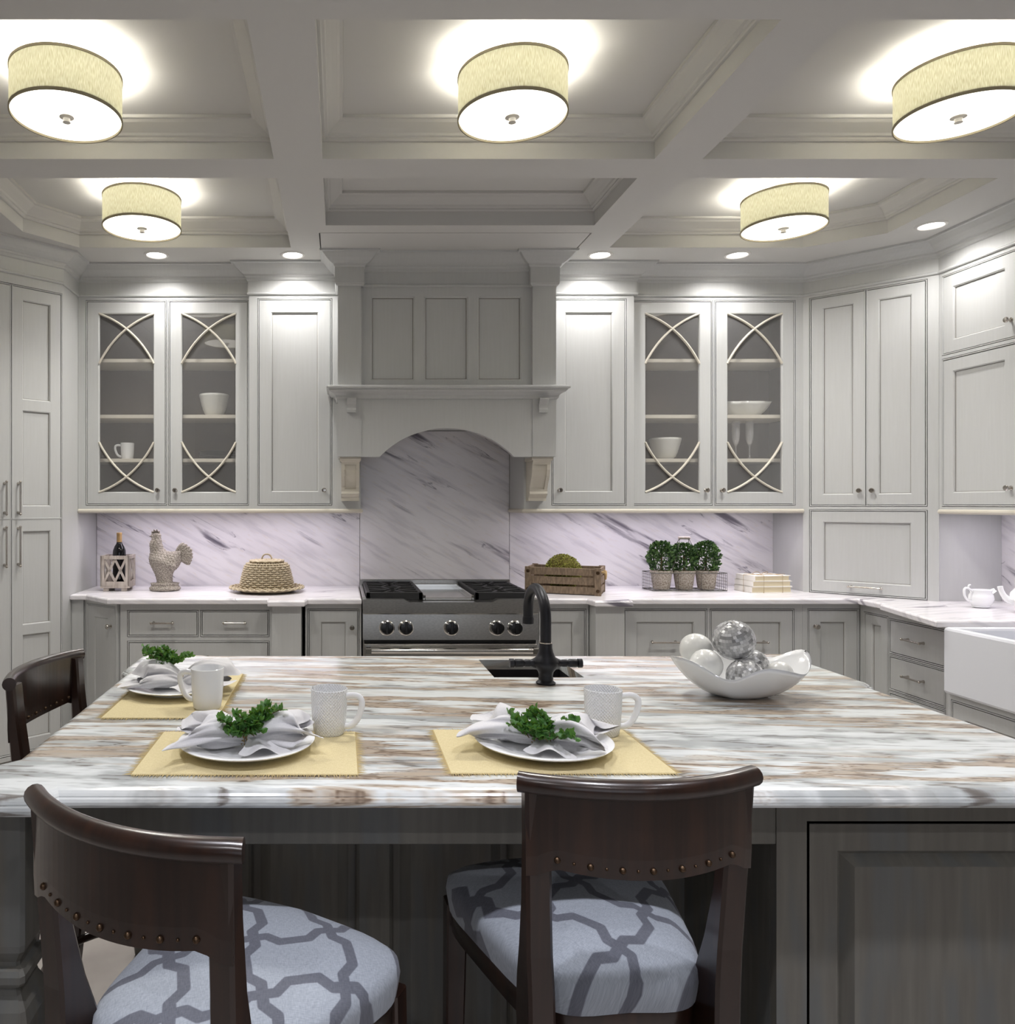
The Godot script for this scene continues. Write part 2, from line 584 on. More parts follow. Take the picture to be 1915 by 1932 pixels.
func room() -> void:
	var st := mb()
	bx(st, Vector3(-2.3, -0.12, -4.85), Vector3(3.55, 0.0, 2.75))
	struct(st, "floor", M.floor_stone, "taupe stone floor under the island and stools")
	# walls
	var wb := Node3D.new()
	wb.name = "wall_back"
	add_child(wb)
	wb.set_meta("kind", "structure")
	wb.set_meta("label", "back wall with slanting-veined marble splashback")
	st = mb()
	bx(st, Vector3(-2.3, 0, -4.85), Vector3(3.55, 2.95, -4.715))
	obj(st, "plaster", M.wall_paint, wb)
	var turn := deg_to_rad(29.0)
	for p in [[-1.49, 0.118, 0.9, 1.40, 0.31, 0.22], [0.120, 1.033, 0.9, 1.86, 0.05, 0.62], [1.035, 2.6464, 0.9, 1.40, 0.76, 0.06]]:
		st = mb()
		var ou: float = p[4]
		var ov: float = p[5]
		uvf = func(q): return Vector2((q.x * cos(turn) - q.y * sin(turn)) / 1.5 + ou, -(q.x * sin(turn) + q.y * cos(turn)) / 1.1 + ov)
		bx(st, Vector3(p[0] + 0.001, p[2], -4.7145), Vector3(p[1], p[3], -4.70), 0.0012)
		uvf = null
		obj(st, "splashback_slab", M.marble, wb)
	st = mb()
	bx(st, Vector3(-2.3, 0, -4.715), Vector3(-2.15, 2.95, 2.6))
	struct(st, "wall_left", M.wall_paint, "plain painted side wall beyond the pantry")
	var wr := Node3D.new()
	wr.name = "wall_right"
	add_child(wr)
	wr.set_meta("kind", "structure")
	wr.set_meta("label", "side wall behind the farmhouse sink with marble splashback")
	st = mb()
	bx(st, Vector3(3.415, 0, -4.715), Vector3(3.55, 2.95, 2.6))
	obj(st, "plaster", M.wall_paint, wr)
	st = mb()
	uvf = func(q): return Vector2((q.z * cos(turn) - q.y * sin(turn)) / 1.5 + 0.22, -(q.z * sin(turn) + q.y * cos(turn)) / 1.1 + 0.1)
	bx(st, Vector3(3.40, 0.9, -4.0), Vector3(3.4145, 1.40, -1.8), 0.0012)
	uvf = null
	obj(st, "splashback_slab", M.marble, wr)
	# wall behind the camera with a window to the daylight
	st = mb()
	plate(st, -2.3, 0.0, 3.55, 2.95, 2.6, 2.75, [[-0.9, 0.75, 2.1, 2.35]])
	struct(st, "wall_front", M.far_wall_paint, "wall opposite the range with a wide window")
	var win := Node3D.new()
	win.name = "window_1"
	add_child(win)
	win.set_meta("kind", "structure")
	win.set_meta("label", "wide daylight window opposite the range")
	st = mb()
	plate(st, -0.9, 0.75, 2.1, 2.35, 2.62, 2.70, [[-0.84, 0.81, 0.06, 2.29], [0.12, 0.81, 1.08, 2.29], [1.14, 0.81, 2.04, 2.29]])
	obj(st, "window_frame", M.white_plastic, win)
	for p in [[-0.84, 0.06], [0.12, 1.08], [1.14, 2.04]]:
		st = mb()
		bx(st, Vector3(p[0], 0.81, 2.665), Vector3(p[1], 2.29, 2.675))
		obj(st, "window_pane", M.window_sky, win)
	area(Vector3(0.6, 1.55, 2.59), 2.9, 1.5, c8(226, 232, 244), L_WINDOW, win, Vector3.ZERO)
	# coffered ceiling
	var ce := Node3D.new()
	ce.name = "ceiling"
	add_child(ce)
	ce.set_meta("kind", "structure")
	ce.set_meta("label", "pale painted coffered ceiling with crown mouldings")
	var bays := [
		v2s([[-1.57, -3.002], [-0.26, -3.002], [-0.26, -2.139], [-1.57, -2.139]]),
		v2s([[-0.07, -3.002], [1.228, -3.002], [1.228, -2.139], [-0.07, -2.139]]),
		v2s([[1.414, -3.002], [2.72, -3.002], [2.72, -2.139], [1.414, -2.139]]),
		v2s([[-1.57, -3.80], [-1.37, -4.036], [-0.26, -4.036], [-0.26, -3.178], [-1.57, -3.178]]),
		v2s([[-0.07, -3.715], [1.228, -3.715], [1.228, -3.178], [-0.07, -3.178]]),
		v2s([[1.414, -4.036], [2.43, -4.036], [2.72, -3.82], [2.72, -3.178], [1.414, -3.178]])]
	# soffit: beams between the bays; drawn as a plate lying flat
	st = mb()
	xf = Transform3D(Basis(Vector3.RIGHT, -PI / 2), Vector3.ZERO)   # local (x, y, z) -> (x, z, -y)
	plate(st, -2.3, -2.6, 3.55, 4.715, SOFFIT, COFFER, [
		[-1.57, 2.139, -0.26, 3.002], [-0.07, 2.139, 1.228, 3.002], [1.414, 2.139, 2.72, 3.002],
		[-1.57, 3.178, -0.26, 4.036], [-0.07, 3.178, 1.228, 3.715], [1.414, 3.178, 2.72, 4.036],
		[-0.106, 3.818, 1.250, 3.823], [-0.106, 3.823, -0.100, 4.06], [1.244, 3.823, 1.250, 4.06]])
	xf = Transform3D()
	for c in [[[-1.571, -3.80], [-1.571, -4.037], [-1.37, -4.037]], [[2.43, -4.037], [2.721, -4.037], [2.721, -3.82]]]:
		slab(st, v2s(c), [[0.0, SOFFIT], [0.0, COFFER]])
	obj(st, "soffit", M.ceiling_paint, ce)
	st = mb()
	bx(st, Vector3(-2.3, COFFER, -4.715), Vector3(3.55, COFFER + 0.06, 2.6))
	obj(st, "coffer_panel", M.ceiling_paint, ce)
	var cp := [[-0.01, 2.826], [0.010, 2.826], [0.014, 2.830], [0.014, 2.838], [0.022, 2.841], [0.026, 2.850], [0.042, 2.862], [0.060, 2.874], [0.068, 2.882], [0.078, 2.883], [0.080, 2.8945], [-0.01, 2.8945]]
	for b in bays:
		st = mb()
		sweep(st, b, cp, true)
		obj(st, "crown_molding", M.ceiling_paint, ce)
	# crown and light rails along the cabinets
	st = mb()
	sweep(st, v2s([[-2.14, -3.473], [-1.49, -4.123], [-1.49, -4.37], [-0.515, -4.37], [-0.515, -4.33], [-0.014, -4.33]]), CROWN)
	struct(st, "trim_1", M.paint, "grey crown moulding over pantry and cabinets beside the hood")
	st = mb()
	sweep(st, v2s([[1.164, -4.33], [1.665, -4.33], [1.665, -4.37], [2.631, -4.37], [3.066, -3.935], [3.066, -1.9]]), CROWN)
	struct(st, "trim_2", M.paint, "grey crown moulding turning the diagonal corner above the appliance garage")
	st = mb()
	sweep(st, v2s([[-1.489, -4.37], [-0.515, -4.37], [-0.515, -4.33], [0.115, -4.33], [0.115, -4.69]]), RAIL)
	struct(st, "trim_3", M.trim_paint, "pale light rail under the cabinets over the rooster")
	st = mb()
	sweep(st, v2s([[1.035, -4.69], [1.035, -4.33], [1.655, -4.33], [1.655, -4.37], [2.631, -4.37]]), RAIL)
	struct(st, "trim_4", M.trim_paint, "pale light rail under the cabinets over the potted boxwoods")
	st = mb()
	sweep(st, v2s([[3.066, -3.93], [3.066, -1.9]]), RAIL)
	struct(st, "trim_5", M.trim_paint, "pale light rail under the cabinets beside the sink")

# ------------------------------------------------------------------ cabinet work
func knob_mesh() -> Mesh:
	if not shared.has("knob"):
		var st := mb()
		xf = Transform3D(Basis(Vector3.RIGHT, PI / 2), Vector3.ZERO)
		lathe(st, [[0.0105, 0.0], [0.0105, 0.002], [0.005, 0.004], [0.0045, 0.014], [0.008, 0.017], [0.0125, 0.020], [0.0135, 0.025], [0.011, 0.029], [0.0, 0.0305]], 18)
		xf = Transform3D()
		shared["knob"] = mesh_of(st)
	return shared["knob"]

func pull_mesh(ln: float) -> Mesh:
	var key := "pull%.3f" % ln
	if not shared.has(key):
		var st := mb()
		var h := ln / 2
		tube(st, [Vector3(-h, 0, 0.028), Vector3(-h * 0.5, 0, 0.0285), Vector3(h * 0.5, 0, 0.0285), Vector3(h, 0, 0.028)], 0.0048, 10)
		for s in [-1.0, 1.0]:
			tube(st, [Vector3(s * (h - 0.008), 0, 0), Vector3(s * (h - 0.008), 0, 0.010), Vector3(s * (h - 0.008), 0, 0.030)], [0.008, 0.0052, 0.0052], 10)
			ball(st, Vector3(s * h, 0, 0.028), 0.0072, 10)
		shared[key] = mesh_of(st)
	return shared[key]

# one door or drawer front; f: x0 y0 x1 y1 in the cabinet's own axes
func front(t: Node3D, f: Dictionary, y0: float, mt: Material) -> void:
	var w: float = f.x1 - f.x0
	var h: float = f.y1 - f.y0
	var sw: float = f.get("sw", 0.058)
	var k: String = f.k
	var st := mb()
	var node: MeshInstance3D
	if k == "flat":
		ring(st, 0, 0, w, h, [[0, -0.019], [0, -0.002], [0.0015, -0.0006]], true)
		node = obj(st, "drawer", mt, t)
	else:
		var ops: Array = f.get("ops", [[sw, sw, w - sw, h - sw]])
		plate(st, 0, 0, w, h, -0.020, -0.001, ops)
		for o in ops:
			ring(st, o[0], o[1], o[2], o[3], [[0.0, -0.001], [0.0015, -0.0028], [0.004, -0.004], [0.0055, -0.008], [0.0055, -0.017]])
		node = obj(st, f.get("name", "door"), mt, t)
		for o in ops:
			st = mb()
			if k == "glass":
				bx(st, Vector3(o[0] - 0.004, o[1] - 0.004, -0.0125), Vector3(o[2] + 0.004, o[3] + 0.004, -0.0095))
				obj(st, "glass_pane", M.pane, node)
			else:
				bx(st, Vector3(o[0] - 0.004, o[1] - 0.004, -0.016), Vector3(o[2] + 0.004, o[3] + 0.004, -0.0115))
				obj(st, "panel", mt, node)
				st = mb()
				ring(st, o[0], o[1], o[2], o[3], [[0.005, -0.0114], [0.005, -0.0108], [0.0078, -0.0110], [0.0078, -0.0114]])  # thin darker strip all round the panel
				obj(st, "edge_line", M.edge_line, node)
		if k == "glass":
			var o = ops[0]
			var x0: float = o[0] + 0.003
			var x1: float = o[2] - 0.003
			var drop := 0.285
			for v in [[x0, x1, o[3] - 0.003, -1.0], [x1, x0, o[3] - 0.003, -1.0], [x0, x1, o[1] + 0.003, 1.0], [x1, x0, o[1] + 0.003, 1.0]]:
				st = mb()
				var p0 := Vector3(v[0], v[2], -0.0045)
				var p2 := Vector3(v[1], v[2] + v[3] * drop, -0.0045)
				var p1 := Vector3(v[0] + (v[1] - v[0]) * 0.66, v[2] + v[3] * 0.075, -0.0045)
				tube(st, bez(p0, p1, p2, 18), 0.0088, 8, false, 0.75)
				obj(st, "muntin", M.trim_paint, node)
	node.position = Vector3(f.x0, f.y0 - y0, 0)
	if f.has("knob"):
		var kn := put(knob_mesh(), "knob", M.nickel, node)
		kn.position = Vector3(f.knob[0] - f.x0, f.knob[1] - f.y0, -0.001)
	if f.has("pull"):
		var pn := put(pull_mesh(f.get("len", 0.115)), "handle", M.nickel, node)
		pn.position = Vector3(f.pull[0] - f.x0, f.pull[1] - f.y0, -0.0008)
		if f.get("upright", false):
			pn.rotation.z = PI / 2

# a cabinet whose face lies in its own x-y plane; foot: outline of the carcass in world (x, z), or null for a plain box
func cab(called: String, label: String, at: Vector3, turn: float, w: float, y0: float, y1: float, depth: float, fronts: Array, foot = null, toe := 0.0) -> Node3D:
	var t := thing(called, label, "cabinet", Vector3(at.x, y0 - toe, at.z), turn, "")
	var base := y0 - toe
	var b0 := y0 - base
	var b1 := y1 - base
	var st := mb()
	var holes := []
	var e := 0.0112
	for f in fronts:
		holes.append([f.x0 - e, f.y0 - base - e, f.x1 + e, f.y1 - base + e])
	plate(st, 0, b0, w, b1, -0.019, 0.0, holes)
	obj(st, "face_frame", M.paint, t)
	st = mb()
	for h in holes:
		ring(st, h[0], h[1], h[2], h[3], [[0.0026, -0.018], [0.0026, -0.001], [0.0038, 0.0012], [0.0066, 0.0012], [0.0080, -0.001], [0.0080, -0.018]])
	obj(st, "bead", M.paint, t)
	st = mb()
	var glass := false
	for f in fronts:
		glass = glass or f.k == "glass"
	if glass:
		bx(st, Vector3(0, b0, -depth), Vector3(0.016, b1, -0.0192))
		bx(st, Vector3(w - 0.016, b0, -depth), Vector3(w, b1, -0.0192))
		bx(st, Vector3(0.016, b0, -depth), Vector3(w - 0.016, b0 + 0.028, -0.0192))
		bx(st, Vector3(0.016, b1 - 0.022, -depth), Vector3(w - 0.016, b1, -0.0192))
		bx(st, Vector3(0.016, b0 + 0.02, -depth), Vector3(w - 0.016, b1 - 0.02, -depth + 0.008))
		obj(st, "carcass", M.inside, t)
		for y in [1.654, 1.906, 2.227]:
			st = mb()
			bx(st, Vector3(0.017, y - base, -depth + 0.008), Vector3(w - 0.017, y - base + 0.020, -0.045), 0.001)
			obj(st, "shelf", M.trim_paint, t)
	elif foot != null:
		var inv := t.transform.affine_inverse()
		var pl := []
		for p in foot:
			var q := inv * Vector3(p[0], base, p[1])
			pl.append(Vector2(q.x, q.z))
		slab(st, pl, [[0.0, b0], [0.0, b1]])
		obj(st, "carcass", M.paint, t)
	else:
		bx(st, Vector3(0, b0, -depth), Vector3(w, b1, -0.0215))
		obj(st, "carcass", M.paint, t)
	if toe > 0.0:
		st = mb()
		bx(st, Vector3(0.0, 0.0, -0.5 if depth > 0.52 else -0.12), Vector3(w, toe, -0.07))
		obj(st, "toe_kick", M.glaze, t)
	for f in fronts:
		front(t, f, base, M.paint)
	return t

func d4(k: String, x0: float, x1: float, y0: float, y1: float, more := {}) -> Dictionary:
	var d := {"k": k, "x0": x0, "x1": x1, "y0": y0, "y1": y1}
	d.merge(more)
	return d

func cabinets() -> void:
	# wall cabinets
	cab("wall_cabinet", "grey glass-door wall cabinet above the wine bottle and rooster", Vector3(-1.49, 0, -4.37), 0, 0.975, 1.375, 2.60, 0.329, [
		d4("glass", 0.053, 0.493, 1.416, 2.561, {"sw": 0.061, "knob": [0.455, 1.491]}),
		d4("glass", 0.523, 0.960, 1.416, 2.561, {"sw": 0.061, "knob": [0.553, 1.491]})])
	cab("wall_cabinet", "grey glass-door wall cabinet above the potted boxwoods", Vector3(1.656, 0, -4.37), 0, 0.975, 1.375, 2.60, 0.329, [
		d4("glass", 0.015, 0.452, 1.416, 2.561, {"sw": 0.061, "knob": [0.422, 1.491]}),
		d4("glass", 0.482, 0.922, 1.416, 2.561, {"sw": 0.061, "knob": [0.512, 1.491]})])
	cab("wall_cabinet", "tall narrow solid-door wall cabinet above the wicker cloche, beside the hood", Vector3(-0.515, 0, -4.33), 0, 0.63, 1.375, 2.60, 0.368, [
		d4("door", 0.059, 0.458, 1.416, 2.561, {"sw": 0.066, "knob": [0.424, 1.491]})])
	cab("wall_cabinet", "tall narrow solid-door wall cabinet above the wooden crate, beside the hood", Vector3(1.035, 0, -4.33), 0, 0.62, 1.375, 2.60, 0.368, [
		d4("door", 0.166, 0.567, 1.416, 2.561, {"sw": 0.066, "knob": [0.200, 1.491]})])
	cab("corner_cabinet", "diagonal corner cabinet with two tall doors over an appliance garage", Vector3(2.631, 0, -4.37), -PI / 4, 0.615, 0.9145, 2.60, 0.3, [
		d4("door", 0.042, 0.2985, 1.410, 2.566, {"sw": 0.055, "knob": [0.272, 1.486]}),
		d4("door", 0.3015, 0.557, 1.410, 2.566, {"sw": 0.055, "knob": [0.330, 1.486]}),
		d4("door", 0.042, 0.557, 0.926, 1.372, {"sw": 0.057, "pull": [0.2995, 0.962], "len": 0.15})],
		[[2.6465, -4.3845], [3.0805, -3.9505], [3.399, -3.9505], [3.399, -4.699], [2.6465, -4.699]])
	cab("wall_cabinet", "wall cabinet with stacked doors over the farmhouse sink", Vector3(3.066, 0, -3.934), -PI / 2, 0.95, 1.375, 2.60, 0.333, [
		d4("door", 0.028, 0.445, 1.410, 2.139, {"knob": [0.420, 1.486]}),
		d4("door", 0.028, 0.445, 2.177, 2.561, {"knob": [0.420, 2.255]}),
		d4("door", 0.475, 0.892, 1.410, 2.139, {"knob": [0.500, 1.486]}),
		d4("door", 0.475, 0.892, 2.177, 2.561, {"knob": [0.500, 2.255]})])
	# pantry
	var pw := 0.849
	cab("pantry_cabinet", "full-height angled pantry cabinet with bar handles", Vector3(-2.09, 0, -3.523), PI / 4, pw, 0.10, 2.60, 0.3, [
		d4("door", 0.579, 0.838, 1.341, 2.53, {"ops": [[0.055, 0.06, 0.204, 0.557], [0.055, 0.612, 0.204, 1.129]], "pull": [0.612, 1.443], "len": 0.165, "upright": true}),
		d4("door", 0.316, 0.575, 1.341, 2.53, {"ops": [[0.055, 0.06, 0.204, 0.557], [0.055, 0.612, 0.204, 1.129]], "pull": [0.542, 1.443], "len": 0.165, "upright": true}),
		d4("door", 0.579, 0.838, 0.135, 1.333, {"ops": [[0.055, 0.06, 0.204, 0.602], [0.055, 0.652, 0.204, 1.138]], "pull": [0.612, 1.195], "len": 0.20, "upright": true}),
		d4("door", 0.316, 0.575, 0.135, 1.333, {"ops": [[0.055, 0.06, 0.204, 0.602], [0.055, 0.652, 0.204, 1.138]], "pull": [0.542, 1.195], "len": 0.20, "upright": true})],
		[[-2.105, -3.538], [-1.5055, -4.1375], [-1.491, -4.123], [-1.491, -4.699], [-2.149, -4.699], [-2.149, -3.538]], 0.10)
	# base cabinets along the back wall
	cab("base_cabinet", "narrow angled base cabinet below the wine bottle", Vector3(-1.41, 0, -4.26), deg_to_rad(-37.7), 0.278, 0.10, 0.883, 0.3, [
		d4("door", 0.020, 0.256, 0.14, 0.855, {"knob": [0.224, 0.757]})],
		[[-1.489, -4.262], [-1.4245, -4.262], [-1.425, -4.2785], [-1.2045, -4.1085], [-1.171, -4.1085], [-1.171, -4.20], [-1.489, -4.43]], 0.10)
	cab("base_cabinet", "drawer base cabinet below the rooster statue", Vector3(-1.17, 0, -4.09), 0, 0.812, 0.10, 0.883, 0.60, [
		d4("flat", 0.047, 0.405, 0.716, 0.837, {"pull": [0.226, 0.782]}),
		d4("flat", 0.436, 0.782, 0.716, 0.837, {"pull": [0.611, 0.782]}),
		d4("flat", 0.047, 0.782, 0.40, 0.674, {"pull": [0.415, 0.60]}),
		d4("flat", 0.047, 0.782, 0.14, 0.36, {"pull": [0.415, 0.29]})], null, 0.10)
	cab("base_cabinet", "narrow base cabinet with one door beside the range, below the wicker cloche", Vector3(-0.186, 0, -4.09), 0, 0.298, 0.10, 0.883, 0.60, [
		d4("door", 0.022, 0.276, 0.14, 0.845, {"knob": [0.248, 0.757]})], null, 0.10)
	cab("base_cabinet", "narrow base cabinet with one door beside the range, below the wooden crate", Vector3(1.036, 0, -4.09), 0, 0.285, 0.10, 0.883, 0.60, [
		d4("door", 0.022, 0.262, 0.14, 0.845, {"knob": [0.050, 0.757]})], null, 0.10)
	cab("base_cabinet", "wide base cabinet with two framed drawer fronts below the potted boxwoods", Vector3(1.487, 0, -4.09), 0, 0.972, 0.10, 0.883, 0.60, [
		d4("door", 0.030, 0.455, 0.40, 0.845, {"name": "drawer", "pull": [0.235, 0.680], "len": 0.14}),
		d4("door", 0.490, 0.919, 0.40, 0.845, {"name": "drawer", "pull": [0.705, 0.680], "len": 0.14}),
		d4("flat", 0.030, 0.455, 0.14, 0.365, {"pull": [0.235, 0.29]}),
		d4("flat", 0.490, 0.919, 0.14, 0.365, {"pull": [0.705, 0.29]})], null, 0.10)
	cab("base_cabinet", "corner base cabinet with one door below the books", Vector3(2.46, 0, -4.09), 0, 0.304, 0.10, 0.883, 0.60, [
		d4("door", 0.036, 0.290, 0.14, 0.845, {"knob": [0.068, 0.762]})], null, 0.10)
	cab("base_cabinet", "base cabinet with a slim door and three drawers between corner and sink", Vector3(2.766, 0, -4.089), -PI / 2, 0.80, 0.10, 0.883, 0.63, [
		d4("door", 0.040, 0.200, 0.14, 0.835, {"sw": 0.045}),
		d4("flat", 0.224, 0.567, 0.671, 0.828, {"pull": [0.395, 0.752]}),
		d4("flat", 0.224, 0.567, 0.487, 0.643, {"pull": [0.395, 0.570]}),
		d4("flat", 0.224, 0.567, 0.14, 0.460, {"pull": [0.395, 0.35]})], null, 0.10)
	cab("sink_cabinet", "base cabinet under the white farmhouse sink", Vector3(2.595, 0, -3.285), -PI / 2, 0.86, 0.10, 0.605, 0.80, [
		d4("door", 0.03, 0.42, 0.135, 0.572), d4("door", 0.445, 0.83, 0.135, 0.572)], null, 0.10)
	for p in [[-0.355, "plain square pilaster under the counter bump between drawers and range"], [1.326, "plain square pilaster under the counter bump below the wooden crate"]]:
		var t := thing("cabinet_pilaster", p[1], "pilaster", Vector3(p[0], 0, -3.99))
		var st := mb()
		bx(st, Vector3(0, 0.0, -0.70), Vector3(0.150, 0.883, 0.0), 0.002)
		obj(st, "post", M.paint, t)
		st = mb()
		bx(st, Vector3(0.0, 0.0, 0.0), Vector3(0.150, 0.10, 0.012), 0.004)
		obj(st, "plinth", M.paint, t)
	# worktops
	var st := mb()
	uvf = func(q): return Vector2((q.x * 0.94 - q.z * 0.34) / 1.6, (q.x * 0.34 + q.z * 0.94) / 1.1 + q.y)
	var edge := [[0.004, 0.884], [0.0, 0.888], [0.0, 0.906], [0.003, 0.911], [0.008, 0.914]]
	slab(st, v2s([[-1.489, -4.6995], [0.113, -4.6995], [0.113, -4.05], [-0.172, -4.05], [-0.184, -3.955], [-0.374, -3.955], [-0.386, -4.05], [-1.229, -4.05], [-1.403, -4.235], [-1.489, -4.235]]), edge)
	tag(obj(st, "countertop", M.marble), "white marble worktop carrying the rooster and the wicker cloche", "countertop")
	st = mb()
	slab(st, v2s([[1.037, -4.6995], [3.399, -4.6995], [3.399, -1.85], [2.545, -1.85], [2.545, -2.435], [3.02, -2.435], [3.02, -3.28], [2.545, -3.28], [2.69, -3.83], [2.72, -3.83], [2.725, -4.05], [1.520, -4.05], [1.508, -3.955], [1.312, -3.955], [1.300, -4.05], [1.037, -4.05]]), edge)
	uvf = null
	tag(obj(st, "countertop", M.marble), "white marble worktop turning the corner from crate to sink", "countertop")
	# farmhouse sink
	var sk := thing("farmhouse_sink", "white apron-front farmhouse sink at the edge of the corner worktop", "sink", Vector3(2.575, 0.606, -3.277))
	st = mb()
	var o := [Vector2(0, 0), Vector2(0.44, 0), Vector2(0.44, 0.838), Vector2(0, 0.838)]
	var loops := []
	for s in [[0.012, 0.0], [0.003, 0.004], [0.0, 0.012], [0.0, 0.270], [0.003, 0.279], [0.010, 0.283], [0.018, 0.283], [0.026, 0.279], [0.030, 0.270], [0.034, 0.06], [0.06, 0.035]]:
		var l := PackedVector3Array()
		for p in inset(o, s[0]):
			l.append(Vector3(p.x, s[1], p.y))
		loops.append(l)
	loft(st, loops)
	obj(st, "basin", M.porcelain, sk)
	st = mb()
	xf = Transform3D(Basis(), Vector3(0.22, 0.034, 0.42))
	lathe(st, [[0.0, 0.003], [0.04, 0.003], [0.045, 0.0]], 24)
	xf = Transform3D()
	obj(st, "drain", M.polished_steel, sk)
	# under-cabinet light strips
	for p in [[-1.35, 0.0, "slim light strip under the cabinets over the rooster"], [1.15, 2.5, "slim light strip under the cabinets over the potted boxwoods"]]:
		var t := thing("light_strip", p[2], "light strip", Vector3((p[0] + p[1]) / 2, 1.3745, -4.46))
		var h: float = (p[1] - p[0]) / 2
		st = mb()
		bx(st, Vector3(-h, -0.008, -0.012), Vector3(h, 0.0, 0.012), 0.002)
		obj(st, "housing", M.white_plastic, t)
		st = mb()
		bx(st, Vector3(-h + 0.01, -0.0095, -0.008), Vector3(h - 0.01, -0.008, 0.008))
		obj(st, "strip_lens", M.strip_glow, t)
		area(Vector3(0, -0.012, 0), h * 2 - 0.02, 0.016, c8(248, 240, 255), L_STRIP, t)
	var t := thing("light_strip", "slim light strip under the cabinets over the sink worktop", "light strip", Vector3(3.2, 1.3745, -3.4))
	st = mb()
	bx(st, Vector3(-0.012, -0.008, -0.4), Vector3(0.012, 0.0, 0.4), 0.002)
	obj(st, "housing", M.white_plastic, t)
	st = mb()
	bx(st, Vector3(-0.008, -0.0095, -0.39), Vector3(0.008, -0.008, 0.39))
	obj(st, "strip_lens", M.strip_glow, t)
	area(Vector3(0, -0.012, 0), 0.016, 0.78, c8(248, 240, 255), L_STRIP * 0.6, t)

